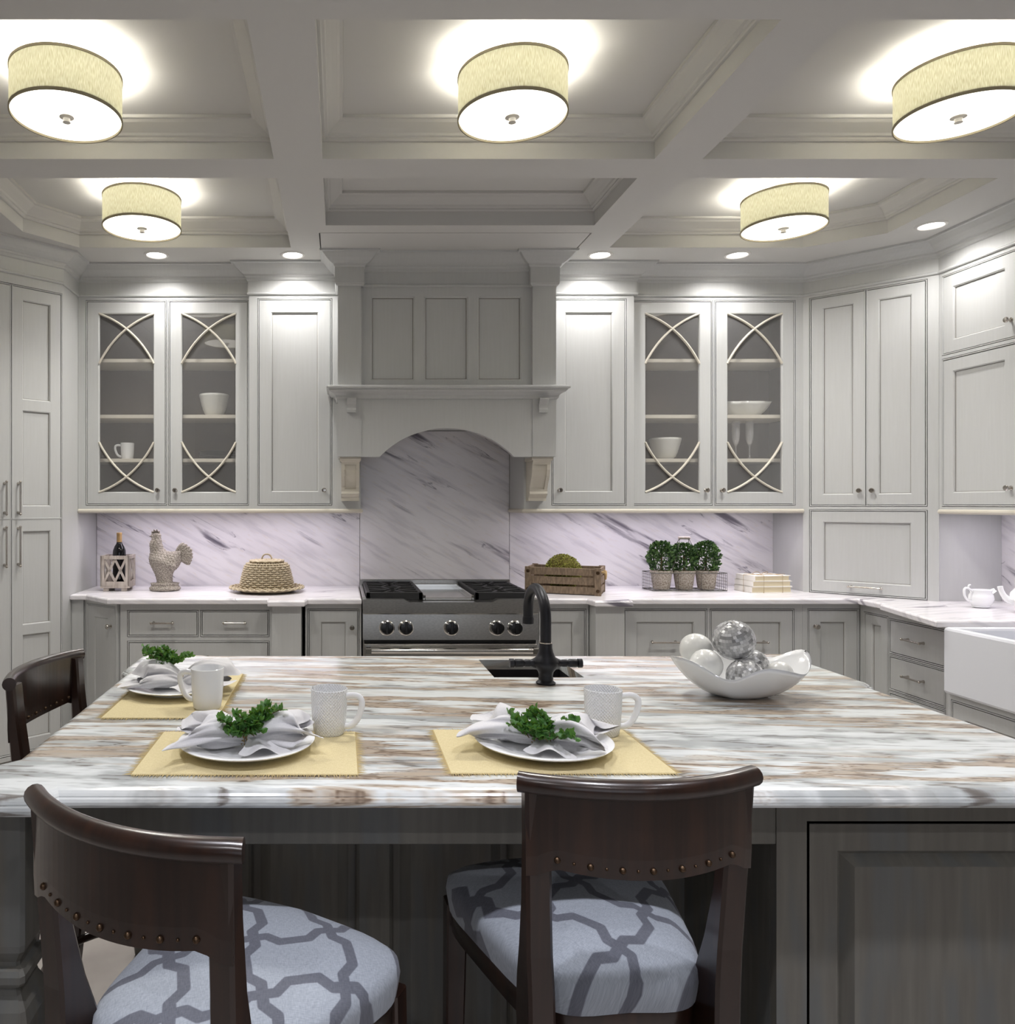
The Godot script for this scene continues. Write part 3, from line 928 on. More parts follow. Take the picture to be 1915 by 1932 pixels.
func hood() -> void:
	var t := thing("range_hood", "grey mantel-style range hood with three panels and an arched valance", "range hood", Vector3(0.575, 1.43, -4.14))
	# own axes: x from -0.588 to 0.588, z 0 at the pilaster face, -0.03 at the centre panel; heights minus 1.43
	var B := -1.43
	var st := mb()
	bx(st, Vector3(-0.586, 1.985 + B, -0.188), Vector3(0.586, 2.758 + B, -0.05))
	bx(st, Vector3(-0.456, 1.862 + B, -0.556), Vector3(0.456, 2.758 + B, -0.19))
	obj(st, "body", M.paint, t)
	for s in [-1.0, 1.0]:
		st = mb()
		bx(st, Vector3(s * 0.588, 2.03 + B, -0.185), Vector3(s * 0.461, 2.758 + B, 0.0), 0.0015)
		obj(st, "pilaster", M.paint, t)
		st = mb()
		bx(st, Vector3(s * 0.604, 2.598 + B, -0.18), Vector3(s * 0.446, 2.70 + B, 0.016), 0.003)
		bx(st, Vector3(s * 0.596, 2.588 + B, -0.18), Vector3(s * 0.452, 2.60 + B, 0.008), 0.003)
		obj(st, "pilaster_cap", M.paint, t)
		st = mb()
		bx(st, Vector3(s * 0.588, 1.668 + B, -0.185), Vector3(s * 0.461, 1.99 + B, 0.0), 0.0015)
		obj(st, "side_panel", M.paint, t)
	st = mb()
	var ops := [[-0.409, 2.084 + B, -0.171, 2.540 + B], [-0.119, 2.084 + B, 0.119, 2.540 + B], [0.171, 2.084 + B, 0.409, 2.540 + B]]
	plate(st, -0.461, 2.03 + B, 0.461, 2.76 + B, -0.05, -0.03, ops)
	for o in ops:
		ring(st, o[0], o[1], o[2], o[3], [[0.0, -0.03], [0.002, -0.032], [0.006, -0.034], [0.008, -0.039], [0.008, -0.049]])
	obj(st, "panel_frame", M.paint, t)
	for o in ops:
		st = mb()
		bx(st, Vector3(o[0], o[1], -0.0495), Vector3(o[2], o[3], -0.043))
		var pn := obj(st, "panel", M.paint, t)
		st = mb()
		ring(st, o[0], o[1], o[2], o[3], [[0.0075, -0.0429], [0.0075, -0.0424], [0.0110, -0.0425], [0.0110, -0.0429]])  # same darker strip round each hood panel
		obj(st, "edge_line", M.edge_line, pn)
	# crown, breaking forward over the pilasters
	st = mb()
	var pr := []
	for q in CROWN: pr.append([q[0], q[1] + B])
	sweep(st, v2s([[-0.590, -0.185], [-0.590, 0.002], [-0.458, 0.002], [-0.458, -0.029], [0.458, -0.029], [0.458, 0.002], [0.590, 0.002], [0.590, -0.185]]), pr)
	obj(st, "crown", M.paint, t)
	# mantel shelf
	st = mb()
	sweep(st, v2s([[-0.590, -0.185], [-0.590, 0.0], [0.590, 0.0], [0.590, -0.185]]), [[-0.02, 1.98 + B], [0.004, 1.98 + B], [0.010, 1.986 + B], [0.012, 1.998 + B], [0.024, 2.008 + B], [0.038, 2.014 + B], [0.046, 2.022 + B], [0.046, 2.028 + B], [0.058, 2.030 + B], [0.060, 2.036 + B], [0.058, 2.043 + B], [0.050, 2.046 + B], [-0.02, 2.046 + B]])
	bx(st, Vector3(-0.59, 2.03 + B, -0.185), Vector3(0.59, 2.0455 + B, 0.0))
	obj(st, "mantel_shelf", M.paint, t)
	# valance with arch
	st = mb()
	var pl := [Vector2(-0.461, 1.668 + B), Vector2(-0.461, 1.99 + B), Vector2(0.461, 1.99 + B), Vector2(0.461, 1.668 + B)]
	var hw := 0.362
	var rise := 0.155
	var R := (hw * hw + rise * rise) / (2 * rise)
	var a0 := asin(hw / R)
	for i in 33:
		var a := a0 - 2 * a0 * i / 32.0
		pl.append(Vector2(R * sin(a), 1.668 + rise - R + R * cos(a) + B))
	prism(st, pl, -0.04, -0.004)
	obj(st, "valance", M.paint, t)
	# small brackets under the shelf
	for x in [-0.515, 0.515]:
		st = mb()
		var bp := []
		for q in [[0.0, 1.905], [0.0, 1.98], [0.04, 1.98], [0.04, 1.972], [0.034, 1.962], [0.022, 1.948], [0.018, 1.93], [0.024, 1.918], [0.024, 1.905]]:
			bp.append(Vector2(q[0], q[1] + B))
		xf = Transform3D(Basis(Vector3.UP, -PI / 2), Vector3(x + 0.024, 0, 0))
		prism(st, bp, 0.0, 0.048)
		xf = Transform3D()
		obj(st, "bracket", M.paint, t)
	# corbels below
	for x in [-0.52, 0.52]:
		st = mb()
		var z0 := -0.189
		var cheek := [[0.0, 1.43], [0.0, 1.664], [0.165, 1.664], [0.165, 1.648], [0.152, 1.640], [0.146, 1.628], [0.142, 1.600], [0.130, 1.565], [0.104, 1.530], [0.088, 1.505], [0.082, 1.482], [0.086, 1.470], [0.080, 1.462], [0.066, 1.455], [0.058, 1.446], [0.058, 1.43]]
		var mid := [[0.0, 1.49], [0.0, 1.632], [0.138, 1.632], [0.134, 1.600], [0.122, 1.567], [0.096, 1.532], [0.080, 1.507], [0.076, 1.49]]
		var low := [[0.0, 1.43], [0.0, 1.494], [0.0845, 1.494], [0.082, 1.482], [0.086, 1.470], [0.080, 1.462], [0.066, 1.455], [0.058, 1.446], [0.058, 1.43]]
		var top := [[0.0, 1.628], [0.0, 1.664], [0.165, 1.664], [0.165, 1.648], [0.152, 1.640], [0.146, 1.628]]
		for part in [[cheek, 0.0, 0.018], [cheek, 0.080, 0.098], [low, 0.018, 0.080], [top, 0.018, 0.080]]:
			var bp := []
			for q in part[0]: bp.append(Vector2(q[0], q[1] + B))
			xf = Transform3D(Basis(Vector3.UP, -PI / 2), Vector3(x + 0.049, 0, z0))
			prism(st, bp, part[1], part[2])
		var cap := []
		for q in [[0.0, 1.650], [0.0, 1.667], [0.172, 1.667], [0.172, 1.656], [0.166, 1.650]]: cap.append(Vector2(q[0], q[1] + B))
		prism(st, cap, -0.008, 0.106)
		xf = Transform3D()
		var cb := obj(st, "corbel", M.trim_paint, t)
		st = mb()
		var bp2 := []
		for q in mid: bp2.append(Vector2(q[0], q[1] + B))
		xf = Transform3D(Basis(Vector3.UP, -PI / 2), Vector3(x + 0.049, 0, z0))
		prism(st, bp2, 0.018, 0.080)
		xf = Transform3D()
		obj(st, "inset_panel", M.trim_paint, cb)

func cooker() -> void:
	var t := thing("gas_range", "stainless steel gas range with black knobs and griddle", "range", Vector3(0.575, 0, -4.02))
	var st := mb()
	bx(st, Vector3(-0.455, 0.10, -0.66), Vector3(0.455, 0.885, -0.03), 0.002)
	for x in [-0.40, 0.40]:
		for z in [-0.60, -0.09]:
			bx(st, Vector3(x - 0.02, 0.0, z - 0.02), Vector3(x + 0.02, 0.1, z + 0.02))
	obj(st, "body", M.stainless, t)
	# raised side rims and cooktop pan
	st = mb()
	bx(st, Vector3(-0.455, 0.885, -0.66), Vector3(0.455, 0.898, -0.015), 0.002)
	for s in [-1.0, 1.0]:
		bx(st, Vector3(s * 0.457, 0.886, -0.66), Vector3(s * 0.440, 0.925, -0.02), 0.003)
	obj(st, "cooktop", M.stainless, t)
	st = mb()
	bx(st, Vector3(-0.455, 0.898, -0.675), Vector3(0.455, 0.955, -0.645), 0.003)
	obj(st, "backguard", M.stainless, t)
	# front landing ledge with the dropped middle
	st = mb()
	var lp := [Vector2(-0.457, 0.845), Vector2(-0.457, 0.917), Vector2(-0.245, 0.917), Vector2(-0.215, 0.902), Vector2(0.215, 0.902), Vector2(0.245, 0.917), Vector2(0.457, 0.917), Vector2(0.457, 0.845)]
	prism(st, lp, -0.03, 0.028)
	xf = Transform3D(Basis(Vector3.UP, PI / 2), Vector3(-0.457, 0, 0))
	xf = Transform3D()
	bx(st, Vector3(-0.457, 0.838, -0.03), Vector3(0.457, 0.862, 0.022), 0.006)
	obj(st, "landing_ledge", M.stainless, t)
	st = mb()
	var a := Vector3(-0.457, 0.70, 0.0)
	loft(st, [PackedVector3Array([Vector3(-0.457, 0.705, -0.03), Vector3(-0.457, 0.705, 0.018), Vector3(-0.457, 0.845, 0.002), Vector3(-0.457, 0.845, -0.03)]), PackedVector3Array([Vector3(0.457, 0.705, -0.03), Vector3(0.457, 0.705, 0.018), Vector3(0.457, 0.845, 0.002), Vector3(0.457, 0.845, -0.03)])])
	obj(st, "control_panel", M.stainless, t)
	for x in [-0.333, -0.233, 0.003, 0.240, 0.336]:
		st = mb()
		xf = Transform3D(Basis(Vector3.RIGHT, PI / 2 - 0.114), Vector3(x, 0.766, 0.0105))
		lathe(st, [[0.0, 0.0], [0.041, 0.0], [0.041, 0.004], [0.037, 0.007], [0.0, 0.007]], 28)
		xf = Transform3D()
		var bz := obj(st, "knob_bezel", M.polished_steel, t)
		st = mb()
		xf = Transform3D(Basis(Vector3.RIGHT, PI / 2 - 0.114), Vector3(x, 0.766, 0.0105))
		lathe(st, [[0.034, 0.006], [0.035, 0.012], [0.033, 0.036], [0.028, 0.041], [0.0, 0.043]], 28)
		bx(st, Vector3(-0.006, 0.04, -0.03), Vector3(0.006, 0.05, 0.03), 0.002)
		xf = Transform3D()
		obj(st, "knob", M.black_gloss, bz)
	st = mb()
	bx(st, Vector3(-0.45, 0.685, -0.03), Vector3(0.45, 0.703, -0.004))
	obj(st, "vent_slot", M.iron, t)
	st = mb()
	bx(st, Vector3(-0.452, 0.20, -0.03), Vector3(0.452, 0.683, 0.012), 0.004)
	obj(st, "oven_door", M.stainless, t)
	st = mb()
	tube(st, [Vector3(-0.43, 0.655, 0.062), Vector3(0, 0.655, 0.062), Vector3(0.43, 0.655, 0.062)], 0.015, 16)
	for s in [-1.0, 1.0]:
		bx(st, Vector3(s * 0.445, 0.637, 0.012), Vector3(s * 0.415, 0.673, 0.080), 0.004)
	obj(st, "oven_handle", M.polished_steel, t)
	# griddle between two cast-iron grates
	st = mb()
	bx(st, Vector3(-0.125, 0.898, -0.60), Vector3(0.125, 0.915, -0.06), 0.004)
	bx(st, Vector3(-0.135, 0.898, -0.64), Vector3(0.135, 0.935, -0.60), 0.004)
	bx(st, Vector3(-0.135, 0.898, -0.62), Vector3(-0.122, 0.930, -0.06), 0.003)
	bx(st, Vector3(0.122, 0.898, -0.62), Vector3(0.135, 0.930, -0.06), 0.003)
	obj(st, "griddle", M.polished_steel, t)
	for s in [-1.0, 1.0]:
		var cx: float = s * 0.288
		st = mb()
		for z in [-0.62, -0.335, -0.06]:
			bx(st, Vector3(cx - 0.148, 0.905, z - 0.010), Vector3(cx + 0.148, 0.945, z + 0.010), 0.003)
		for x in [-0.140, 0.140]:
			bx(st, Vector3(cx + x - 0.010, 0.905, -0.63), Vector3(cx + x + 0.010, 0.945, -0.05), 0.003)
		for z in [-0.478, -0.198]:
			for k in 8:
				var an := TAU * k / 8.0 + PI / 8
				var dr := Vector3(cos(an), 0, sin(an))
				var far := minf(0.132 / maxf(absf(dr.x), 0.01), 0.137 / maxf(absf(dr.z), 0.01))
				var keep := xf
				xf = Transform3D(Basis(Vector3.UP, -an), Vector3(cx, 0, z))
				bx(st, Vector3(0.035, 0.925, -0.007), Vector3(far, 0.945, 0.007), 0.002)
				xf = keep
		var g := obj(st, "grate", M.iron, t)
		for z in [-0.478, -0.198]:
			st = mb()
			xf = Transform3D(Basis(), Vector3(cx, 0.898, z))
			lathe(st, [[0.06, 0.0], [0.055, 0.012], [0.04, 0.014], [0.038, 0.022], [0.03, 0.025], [0.0, 0.025]], 24)
			xf = Transform3D()
			obj(st, "burner", M.polished_steel, g)

# ------------------------------------------------------------------ the island
func rand(sd: int) -> RandomNumberGenerator:
	var r := RandomNumberGenerator.new()
	r.seed = sd
	return r

func oct_loop(h: float, c: float, y: float, cx := 0.0, cz := 0.0) -> PackedVector3Array:
	var l := PackedVector3Array()
	for p in [[h - c, -h], [h, -h + c], [h, h - c], [h - c, h], [-h + c, h], [-h, h - c], [-h, -h + c], [-h + c, -h]]:
		l.append(Vector3(cx + p[0], y, cz + p[1]))
	return l

func island() -> void:
	var at := Vector3(0.405, 0, -1.93)
	var t := thing("kitchen_island", "grey-stained timber island base with turned corner legs and a raised end panel", "kitchen island", at)
	var back := Transform3D(Basis(), -at)
	xf = back
	var st := mb()
	bx(st, Vector3(-0.26, 0.0, -2.44), Vector3(0.42, 0.883, -1.83))
	bx(st, Vector3(0.42, 0.0, -2.19), Vector3(0.73, 0.883, -1.83))
	bx(st, Vector3(0.42, 0.0, -2.475), Vector3(0.73, 0.60, -2.19))
	bx(st, Vector3(0.73, 0.0, -2.44), Vector3(1.425, 0.883, -1.83))
	obj(st, "body", M.oak, t)
	# panelled wall of the knee space
	st = mb()
	var ops := [[-0.215, 0.12, 0.045, 0.80], [0.115, 0.12, 0.405, 0.80], [0.475, 0.12, 0.745, 0.80]]
	plate(st, -0.26, 0.0, 0.806, 0.883, -1.83, -1.80, ops)
	for o in ops:
		ring(st, o[0], o[1], o[2], o[3], [[0.0, -1.80], [0.006, -1.806], [0.010, -1.815], [0.010, -1.829]])
	obj(st, "back_panelling", M.oak, t)
	for o in ops:
		st = mb()
		ring(st, o[0] + 0.006, o[1] + 0.006, o[2] - 0.006, o[3] - 0.006, [[0.0, -1.822], [0.02, -1.822], [0.045, -1.810]], true)
		obj(st, "knee_panel", M.oak, t)
	# end block with raised panel
	st = mb()
	bx(st, Vector3(0.806, 0.0, -1.83), Vector3(1.425, 0.883, -1.442))
	obj(st, "end_block", M.oak, t)
	st = mb()
	var e0 := [0.862, 0.06, 1.372, 0.825]
	plate(st, 0.806, 0.0, 1.425, 0.883, -1.441, -1.42, [e0])
	obj(st, "end_frame", M.oak, t)
	st = mb()
	plate(st, e0[0] + 0.0045, e0[1] + 0.0045, e0[2] - 0.0045, e0[3] - 0.0045, -1.440, -1.4205, [[0.919, 0.115, 1.315, 0.770]])
	ring(st, e0[0] + 0.0045, e0[1] + 0.0045, e0[2] - 0.0045, e0[3] - 0.0045, [[0.0, -1.432], [0.0, -1.419], [0.0015, -1.4185], [0.004, -1.4185], [0.005, -1.4225]])
	ring(st, 0.919, 0.115, 1.315, 0.770, [[0.0, -1.4205], [0.0025, -1.424], [0.006, -1.427], [0.0065, -1.439]])
	var dr := obj(st, "end_panel", M.oak, t)
	st = mb()
	ring(st, 0.915, 0.111, 1.319, 0.774, [[0.0, -1.4300], [0.013, -1.4300], [0.028, -1.4100], [0.0290, -1.4092]], true)
	obj(st, "raised_field", M.oak, dr)
	# apron rails
	st = mb()
	bx(st, Vector3(-0.552, 0.781, -1.447), Vector3(0.8055, 0.883, -1.422), 0.0015)
	obj(st, "apron", M.oak, t)
	st = mb()
	bx(st, Vector3(-0.605, 0.781, -2.38), Vector3(-0.58, 0.883, -1.446), 0.0015)
	obj(st, "apron", M.oak, t)
	st = mb()
	bx(st, Vector3(-0.552, 0.781, -2.43), Vector3(-0.2605, 0.883, -2.405), 0.0015)
	obj(st, "apron", M.oak, t)
	# legs
	for p in [[-0.606, -1.392], [-0.606, -2.437], [1.432, -2.50]]:
		st = mb()
		var loops := []
		for q in [[0.883, 0.055], [0.640, 0.055], [0.628, 0.0535], [0.606, 0.041], [0.598, 0.041], [0.594, 0.050], [0.586, 0.055], [0.574, 0.055], [0.566, 0.050], [0.560, 0.041], [0.548, 0.044], [0.525, 0.056], [0.50, 0.061], [0.46, 0.060], [0.36, 0.049], [0.22, 0.035], [0.14, 0.031], [0.13, 0.040], [0.115, 0.044], [0.10, 0.040], [0.09, 0.031], [0.05, 0.042], [0.0, 0.036]]:
			loops.append(oct_loop(q[1], q[1] * 0.12, q[0], p[0], p[1]))
		loft(st, loops)
		obj(st, "leg", M.oak, t)
	xf = Transform3D()
	# stone top with a hole for the prep sink
	st = mb()
	uvf = func(q): return Vector2((q.x * 0.9986 + q.z * 0.052 + 0.75) / 2.35, (-q.z * 0.9986 + q.x * 0.052 - 1.25) / 1.4 + (0.914 - q.y) * 0.7)
	var poly := v2s([[-0.678, -1.286], [-0.512, -1.286], [-0.484, -1.325], [1.452, -1.325], [1.452, -2.11], [1.485, -2.14], [1.485, -2.575], [1.25, -2.575], [1.22, -2.54], [-0.43, -2.54], [-0.45, -2.556], [-0.664, -2.556], [-0.664, -2.33], [-0.64, -2.30], [-0.64, -1.51], [-0.678, -1.47]])
	var steps := [[0.010, 0.8835], [0.003, 0.886], [0.0, 0.891], [0.0, 0.896], [0.003, 0.9005], [0.0075, 0.9025], [0.0080, 0.9045], [0.0120, 0.908], [0.0170, 0.9112], [0.0235, 0.9135], [0.028, 0.914]]
	var loops2 := []
	for s in steps:
		var l := PackedVector3Array()
		for p in inset(poly, s[0]):
			l.append(Vector3(p.x, s[1], p.y))
		loops2.append(l)
	loft(st, loops2, false, false)
	var hx0 := 0.442
	var hx1 := 0.70
	var hz0 := -2.455
	var hz1 := -2.206
	for lv in [[loops2[0], 0.8835], [loops2[10], 0.914]]:
		var pp := PackedVector2Array()
		for p in lv[0]: pp.append(Vector2(p.x, p.z))
		for r in [[-2.0, -4.0, hx0, 0.0], [hx1, -4.0, 3.0, 0.0], [hx0, hz1, hx1, 0.0], [hx0, -4.0, hx1, hz0]]:
			var box := PackedVector2Array([Vector2(r[0], r[1]), Vector2(r[2], r[1]), Vector2(r[2], r[3]), Vector2(r[0], r[3])])
			for piece in Geometry2D.intersect_polygons(pp, box):
				var ids := Geometry2D.triangulate_polygon(piece)
				for k in range(0, ids.size(), 3):
					tri(st, Vector3(piece[ids[k]].x, lv[1], piece[ids[k]].y), Vector3(piece[ids[k + 1]].x, lv[1], piece[ids[k + 1]].y), Vector3(piece[ids[k + 2]].x, lv[1], piece[ids[k + 2]].y))
	loft(st, [rect_loop(Vector3(hx0, 0, hz0), Vector3(hx1, 0, hz1), 0.0, 0.8835), rect_loop(Vector3(hx0, 0, hz0), Vector3(hx1, 0, hz1), 0.0, 0.914)], false, false)
	uvf = null
	tag(obj(st, "island_countertop", M.stone), "brown, white and grey banded stone slab on the island", "countertop")
	# prep sink
	var sk := thing("prep_sink", "small dark square sink set into the island slab", "sink", Vector3(0.571, 0.70, -2.3305))
	st = mb()
	var o4 := [Vector2(-0.135, -0.131), Vector2(0.135, -0.131), Vector2(0.135, 0.131), Vector2(-0.135, 0.131)]
	var lp := []
	for s in [[0.0, 0.0], [0.0, 0.183], [0.006, 0.183], [0.008, 0.02], [0.02, 0.008]]:
		var l := PackedVector3Array()
		for p in inset(o4, s[0]): l.append(Vector3(p.x, s[1], p.y))
		lp.append(l)
	loft(st, lp)
	obj(st, "basin", M.sink_metal, sk)
	st = mb()
	xf = Transform3D(Basis(), Vector3(0, 0.007, 0))
	lathe(st, [[0.0, 0.004], [0.03, 0.004], [0.035, 0.0]], 20)
	xf = Transform3D()
	obj(st, "drain", M.bronze, sk)
	# faucet
	var f := thing("bridge_faucet", "dark bronze gooseneck faucet with two lever handles on the island", "faucet", Vector3(0.569, 0.914, -2.128))
	st = mb()
	lathe(st, [[0.0, 0.0], [0.026, 0.0], [0.027, 0.004], [0.022, 0.008], [0.0195, 0.011], [0.0205, 0.016], [0.0185, 0.022], [0.021, 0.034], [0.031, 0.046], [0.036, 0.056], [0.034, 0.066], [0.025, 0.076], [0.020, 0.088], [0.0175, 0.10], [0.0175, 0.112]], 28)
	obj(st, "body", M.bronze, f)
	st = mb()
	var pts := [Vector3(0, 0.105, 0), Vector3(0, 0.14, 0), Vector3(0, 0.17, 0)]
	for i in range(0, 17):
		var an := PI * i / 16.0
		pts.append(Vector3(0, 0.178 + 0.075 * sin(an), -0.1 + 0.1 * cos(an)))
	pts.append(Vector3(0, 0.158, -0.2))
	pts.append(Vector3(0, 0.145, -0.2))
	tube(st, pts, 0.0148, 16)
	tube(st, [Vector3(0, 0.158, -0.2), Vector3(0, 0.150, -0.2), Vector3(0, 0.136, -0.2)], [0.0155, 0.0168, 0.0168], 16)
	obj(st, "spout", M.bronze, f)
	st = mb()
	lathe(st, [[0.0182, 0.1125], [0.0182, 0.1155], [0.0, 0.1155]], 24)
	obj(st, "ring", M.nickel, f)
	for s in [-1.0, 1.0]:
		st = mb()
		xf = Transform3D(Basis(Vector3.BACK, -s * PI / 2), Vector3(s * 0.026, 0.057, 0))
		lathe(st, [[0.0, 0.0], [0.017, 0.0], [0.013, 0.008], [0.0095, 0.016], [0.0105, 0.020], [0.0105, 0.030], [0.009, 0.034], [0.0115, 0.040], [0.0115, 0.058], [0.009, 0.061], [0.0125, 0.063], [0.0125, 0.074], [0.0, 0.076]], 18)
		xf = Transform3D()
		obj(st, "handle", M.bronze, f)

# ------------------------------------------------------------------ stools
func lattice_texture() -> ImageTexture:
	var n := 320
	var edge := [Vector2(0, 0), Vector2(0.16, 0.0), Vector2(0.31, 0.15), Vector2(0.69, 0.15), Vector2(0.84, 0.0), Vector2(1, 0)]
	var segs := []
	# straight-node lattice; the sign of the bend alternates from cell to cell over two cells
	for i in range(-1, 3):
		for j in range(-1, 3):
			var s := 1.0 if (i + j) % 2 == 0 else -1.0
			for k in edge.size() - 1:
				segs.append([Vector2(i + edge[k].x, j + edge[k].y * s), Vector2(i + edge[k + 1].x, j + edge[k + 1].y * s)])
				segs.append([Vector2(i + edge[k].y * -s, j + edge[k].x), Vector2(i + edge[k + 1].y * -s, j + edge[k + 1].x)])
	var w1 := noise(n, n, 101, 0.5, 2, 1, 6)
	var w2 := noise(n, n, 102, 0.5, 2, 6, 1)
	return tex(n, n, func(i):
		var p := Vector2(float(i % n) / n * 2.0, float(i / n) / n * 2.0)
		var d := 9.0
		for s in segs:
			if absf(p.x - s[0].x) < 0.7 and absf(p.y - s[0].y) < 0.7:
				d = minf(d, p.distance_to(Geometry2D.get_closest_point_to_segment(p, s[0], s[1])))
		var wv: float = (w1[i] + w2[i]) / 510.0
		var a := c8(190, 197, 206).lerp(c8(134, 141, 152), wv)
		var b := c8(122, 125, 136).lerp(c8(82, 85, 95), wv)
		return b.lerp(a, sm(0.062, 0.078, d)))

func stool() -> Node3D:
	var t := thing("counter_stool", "dark wood counter stool angled beside the island leg, patterned seat wide in view", "stool", Vector3.ZERO, 0.0, "counter stools at the island")
	var st := mb()
	# seat cushion: wide in front, narrow behind
	var out := []
	for i in 48:
		var a := TAU * i / 48.0
		var ex := signf(cos(a)) * pow(absf(cos(a)), 0.42)
		var ez := signf(sin(a)) * pow(absf(sin(a)), 0.42)
		var z := -0.035 + 0.207 * ez
		var w := lerpf(0.240, 0.136, (ez + 1.0) / 2.0)
		out.append(Vector2(w * ex, z))
	var loops := []
	var g := []
	grp += 1
	for s in [[0.985, 0.612], [1.0, 0.624], [1.012, 0.642], [1.0, 0.660], [0.955, 0.674], [0.86, 0.685], [0.70, 0.693], [0.50, 0.698], [0.25, 0.701], [0.02, 0.702]]:
		var l := PackedVector3Array()
		for p in out:
			var q: Vector2 = Vector2(p.x, p.y + 0.035) * s[0]
			l.append(Vector3(q.x, s[1] - 0.012 * absf(q.x) / 0.22 * (1.0 if s[0] < 0.99 else 0.4), q.y - 0.035))
		loops.append(l)
		g.append(grp)
	uvf = func(q): return Vector2((q.x + q.z * 0.9 + 0.35 * (0.66 - q.y)) / 0.36 + 0.21, (q.x - q.z * 0.9 + 0.35 * (0.66 - q.y)) / 0.36 + 0.33)
	loft(st, loops, true, true, g)
	uvf = null
	obj(st, "seat", M.lattice, t)
	# seat frame
	st = mb()
	var fr := []
	for s in [[0.93, 0.555], [0.965, 0.560], [0.965, 0.606], [0.955, 0.613]]:
		var l := PackedVector3Array()
		for p in out:
			var q: Vector2 = Vector2(p.x, p.y + 0.035) * s[0]
			l.append(Vector3(q.x, s[1], q.y - 0.035))
		fr.append(l)
	grp += 1
	loft(st, fr, true, true, [grp, grp, grp])
	obj(st, "seat_frame", M.cherry, t)
	# back posts running down into the rear legs
	for s in [-1.0, 1.0]:
		st = mb()
		var pl := []
		# y, x, z, half width, half depth
		for q in [[0.0, 0.140, 0.215, 0.017, 0.018], [0.30, 0.142, 0.185, 0.019, 0.022], [0.52, 0.145, 0.160, 0.021, 0.032], [0.60, 0.147, 0.158, 0.021, 0.038], [0.66, 0.148, 0.162, 0.021, 0.034], [0.72, 0.151, 0.172, 0.0205, 0.024], [0.80, 0.154, 0.184, 0.020, 0.017], [0.90, 0.157, 0.194, 0.020, 0.014], [0.985, 0.160, 0.200, 0.020, 0.013]]:
			var c := 0.005
			var hx: float = q[3]
			var hz: float = q[4]
			var l := PackedVector3Array()
			for p in [[hx - c, -hz], [hx, -hz + c], [hx, hz - c], [hx - c, hz], [-hx + c, hz], [-hx, hz - c], [-hx, -hz + c], [-hx + c, -hz]]:
				l.append(Vector3(s * q[1] + p[0], q[0], q[2] + p[1]))
			pl.append(l)
		loft(st, pl)
		obj(st, "back_post", M.cherry, t)
		st = mb()
		var fl := []
		for q in [[0.0, 0.200, -0.222, 0.015], [0.25, 0.197, -0.215, 0.018], [0.56, 0.194, -0.206, 0.021], [0.605, 0.194, -0.204, 0.021]]:
			fl.append(oct_loop(q[3], 0.004, q[0], s * q[1], q[2]))
		loft(st, fl)
		obj(st, "front_leg", M.cherry, t)
	# curved back board
	st = mb()
	var bow := func(x): return 0.200 + 0.052 * (1.0 - pow(x / 0.19, 2.0))
	var bl := []
	var bg := []
	grp += 1
	for i in 25:
		var x := lerpf(-0.173, 0.173, i / 24.0)
		var z: float = bow.call(x)
		var n := Vector3(2.0 * 0.052 * x / (0.19 * 0.19), 0, 1).normalized()
		var top := 0.988
		var edge := clampf((0.173 - absf(x)) / 0.036, 0.0, 1.0)
		var low := lerpf(0.850, 0.858 + 0.018 * pow(x / 0.188, 2.0), edge * edge)
		var l := PackedVector3Array()
		for q in [[low, -0.008], [low, 0.008], [low + 0.03, 0.0095], [top, 0.0095], [top, -0.0095], [low + 0.03, -0.0095]]:
			l.append(Vector3(x, q[0], z - 0.012) + n * q[1])
		bl.append(l)
		bg.append(grp)
	loft(st, bl)
	obj(st, "back_board", M.cherry, t)
	# rolled top rail
	st = mb()
	var rp := []
	for i in 29:
		var x := lerpf(-0.186, 0.186, i / 28.0)
		rp.append(Vector3(x, 0.990, bow.call(x) - 0.006))
	tube(st, rp, 0.0155, 14)
	obj(st, "top_rail", M.cherry, t)
	# studs along the lower edge, on both faces
	for i in 13:
		var x := lerpf(-0.132, 0.132, i / 12.0)
		st = mb()
		var n := Vector3(2.0 * 0.052 * x / (0.19 * 0.19), 0, 1).normalized()
		var c := Vector3(x, 0.872 + 0.018 * pow(x / 0.188, 2.0), bow.call(x) - 0.012)
		var r := 0.0052 if i % 2 == 0 else 0.0024
		ball(st, c + n * 0.009, r, 10)
		ball(st, c - n * 0.009, r, 10)
		obj(st, "stud", M.stud, t)
	# bentwood foot ring
	st = mb()
	var ring_pts := []
	for i in 40:
		var a := TAU * i / 40.0
		ring_pts.append(Vector3(cos(a) * 0.185, 0.235, -0.005 + sin(a) * 0.195))
	tube(st, ring_pts, 0.011, 10, true)
	obj(st, "foot_ring", M.cherry, t)
	return t

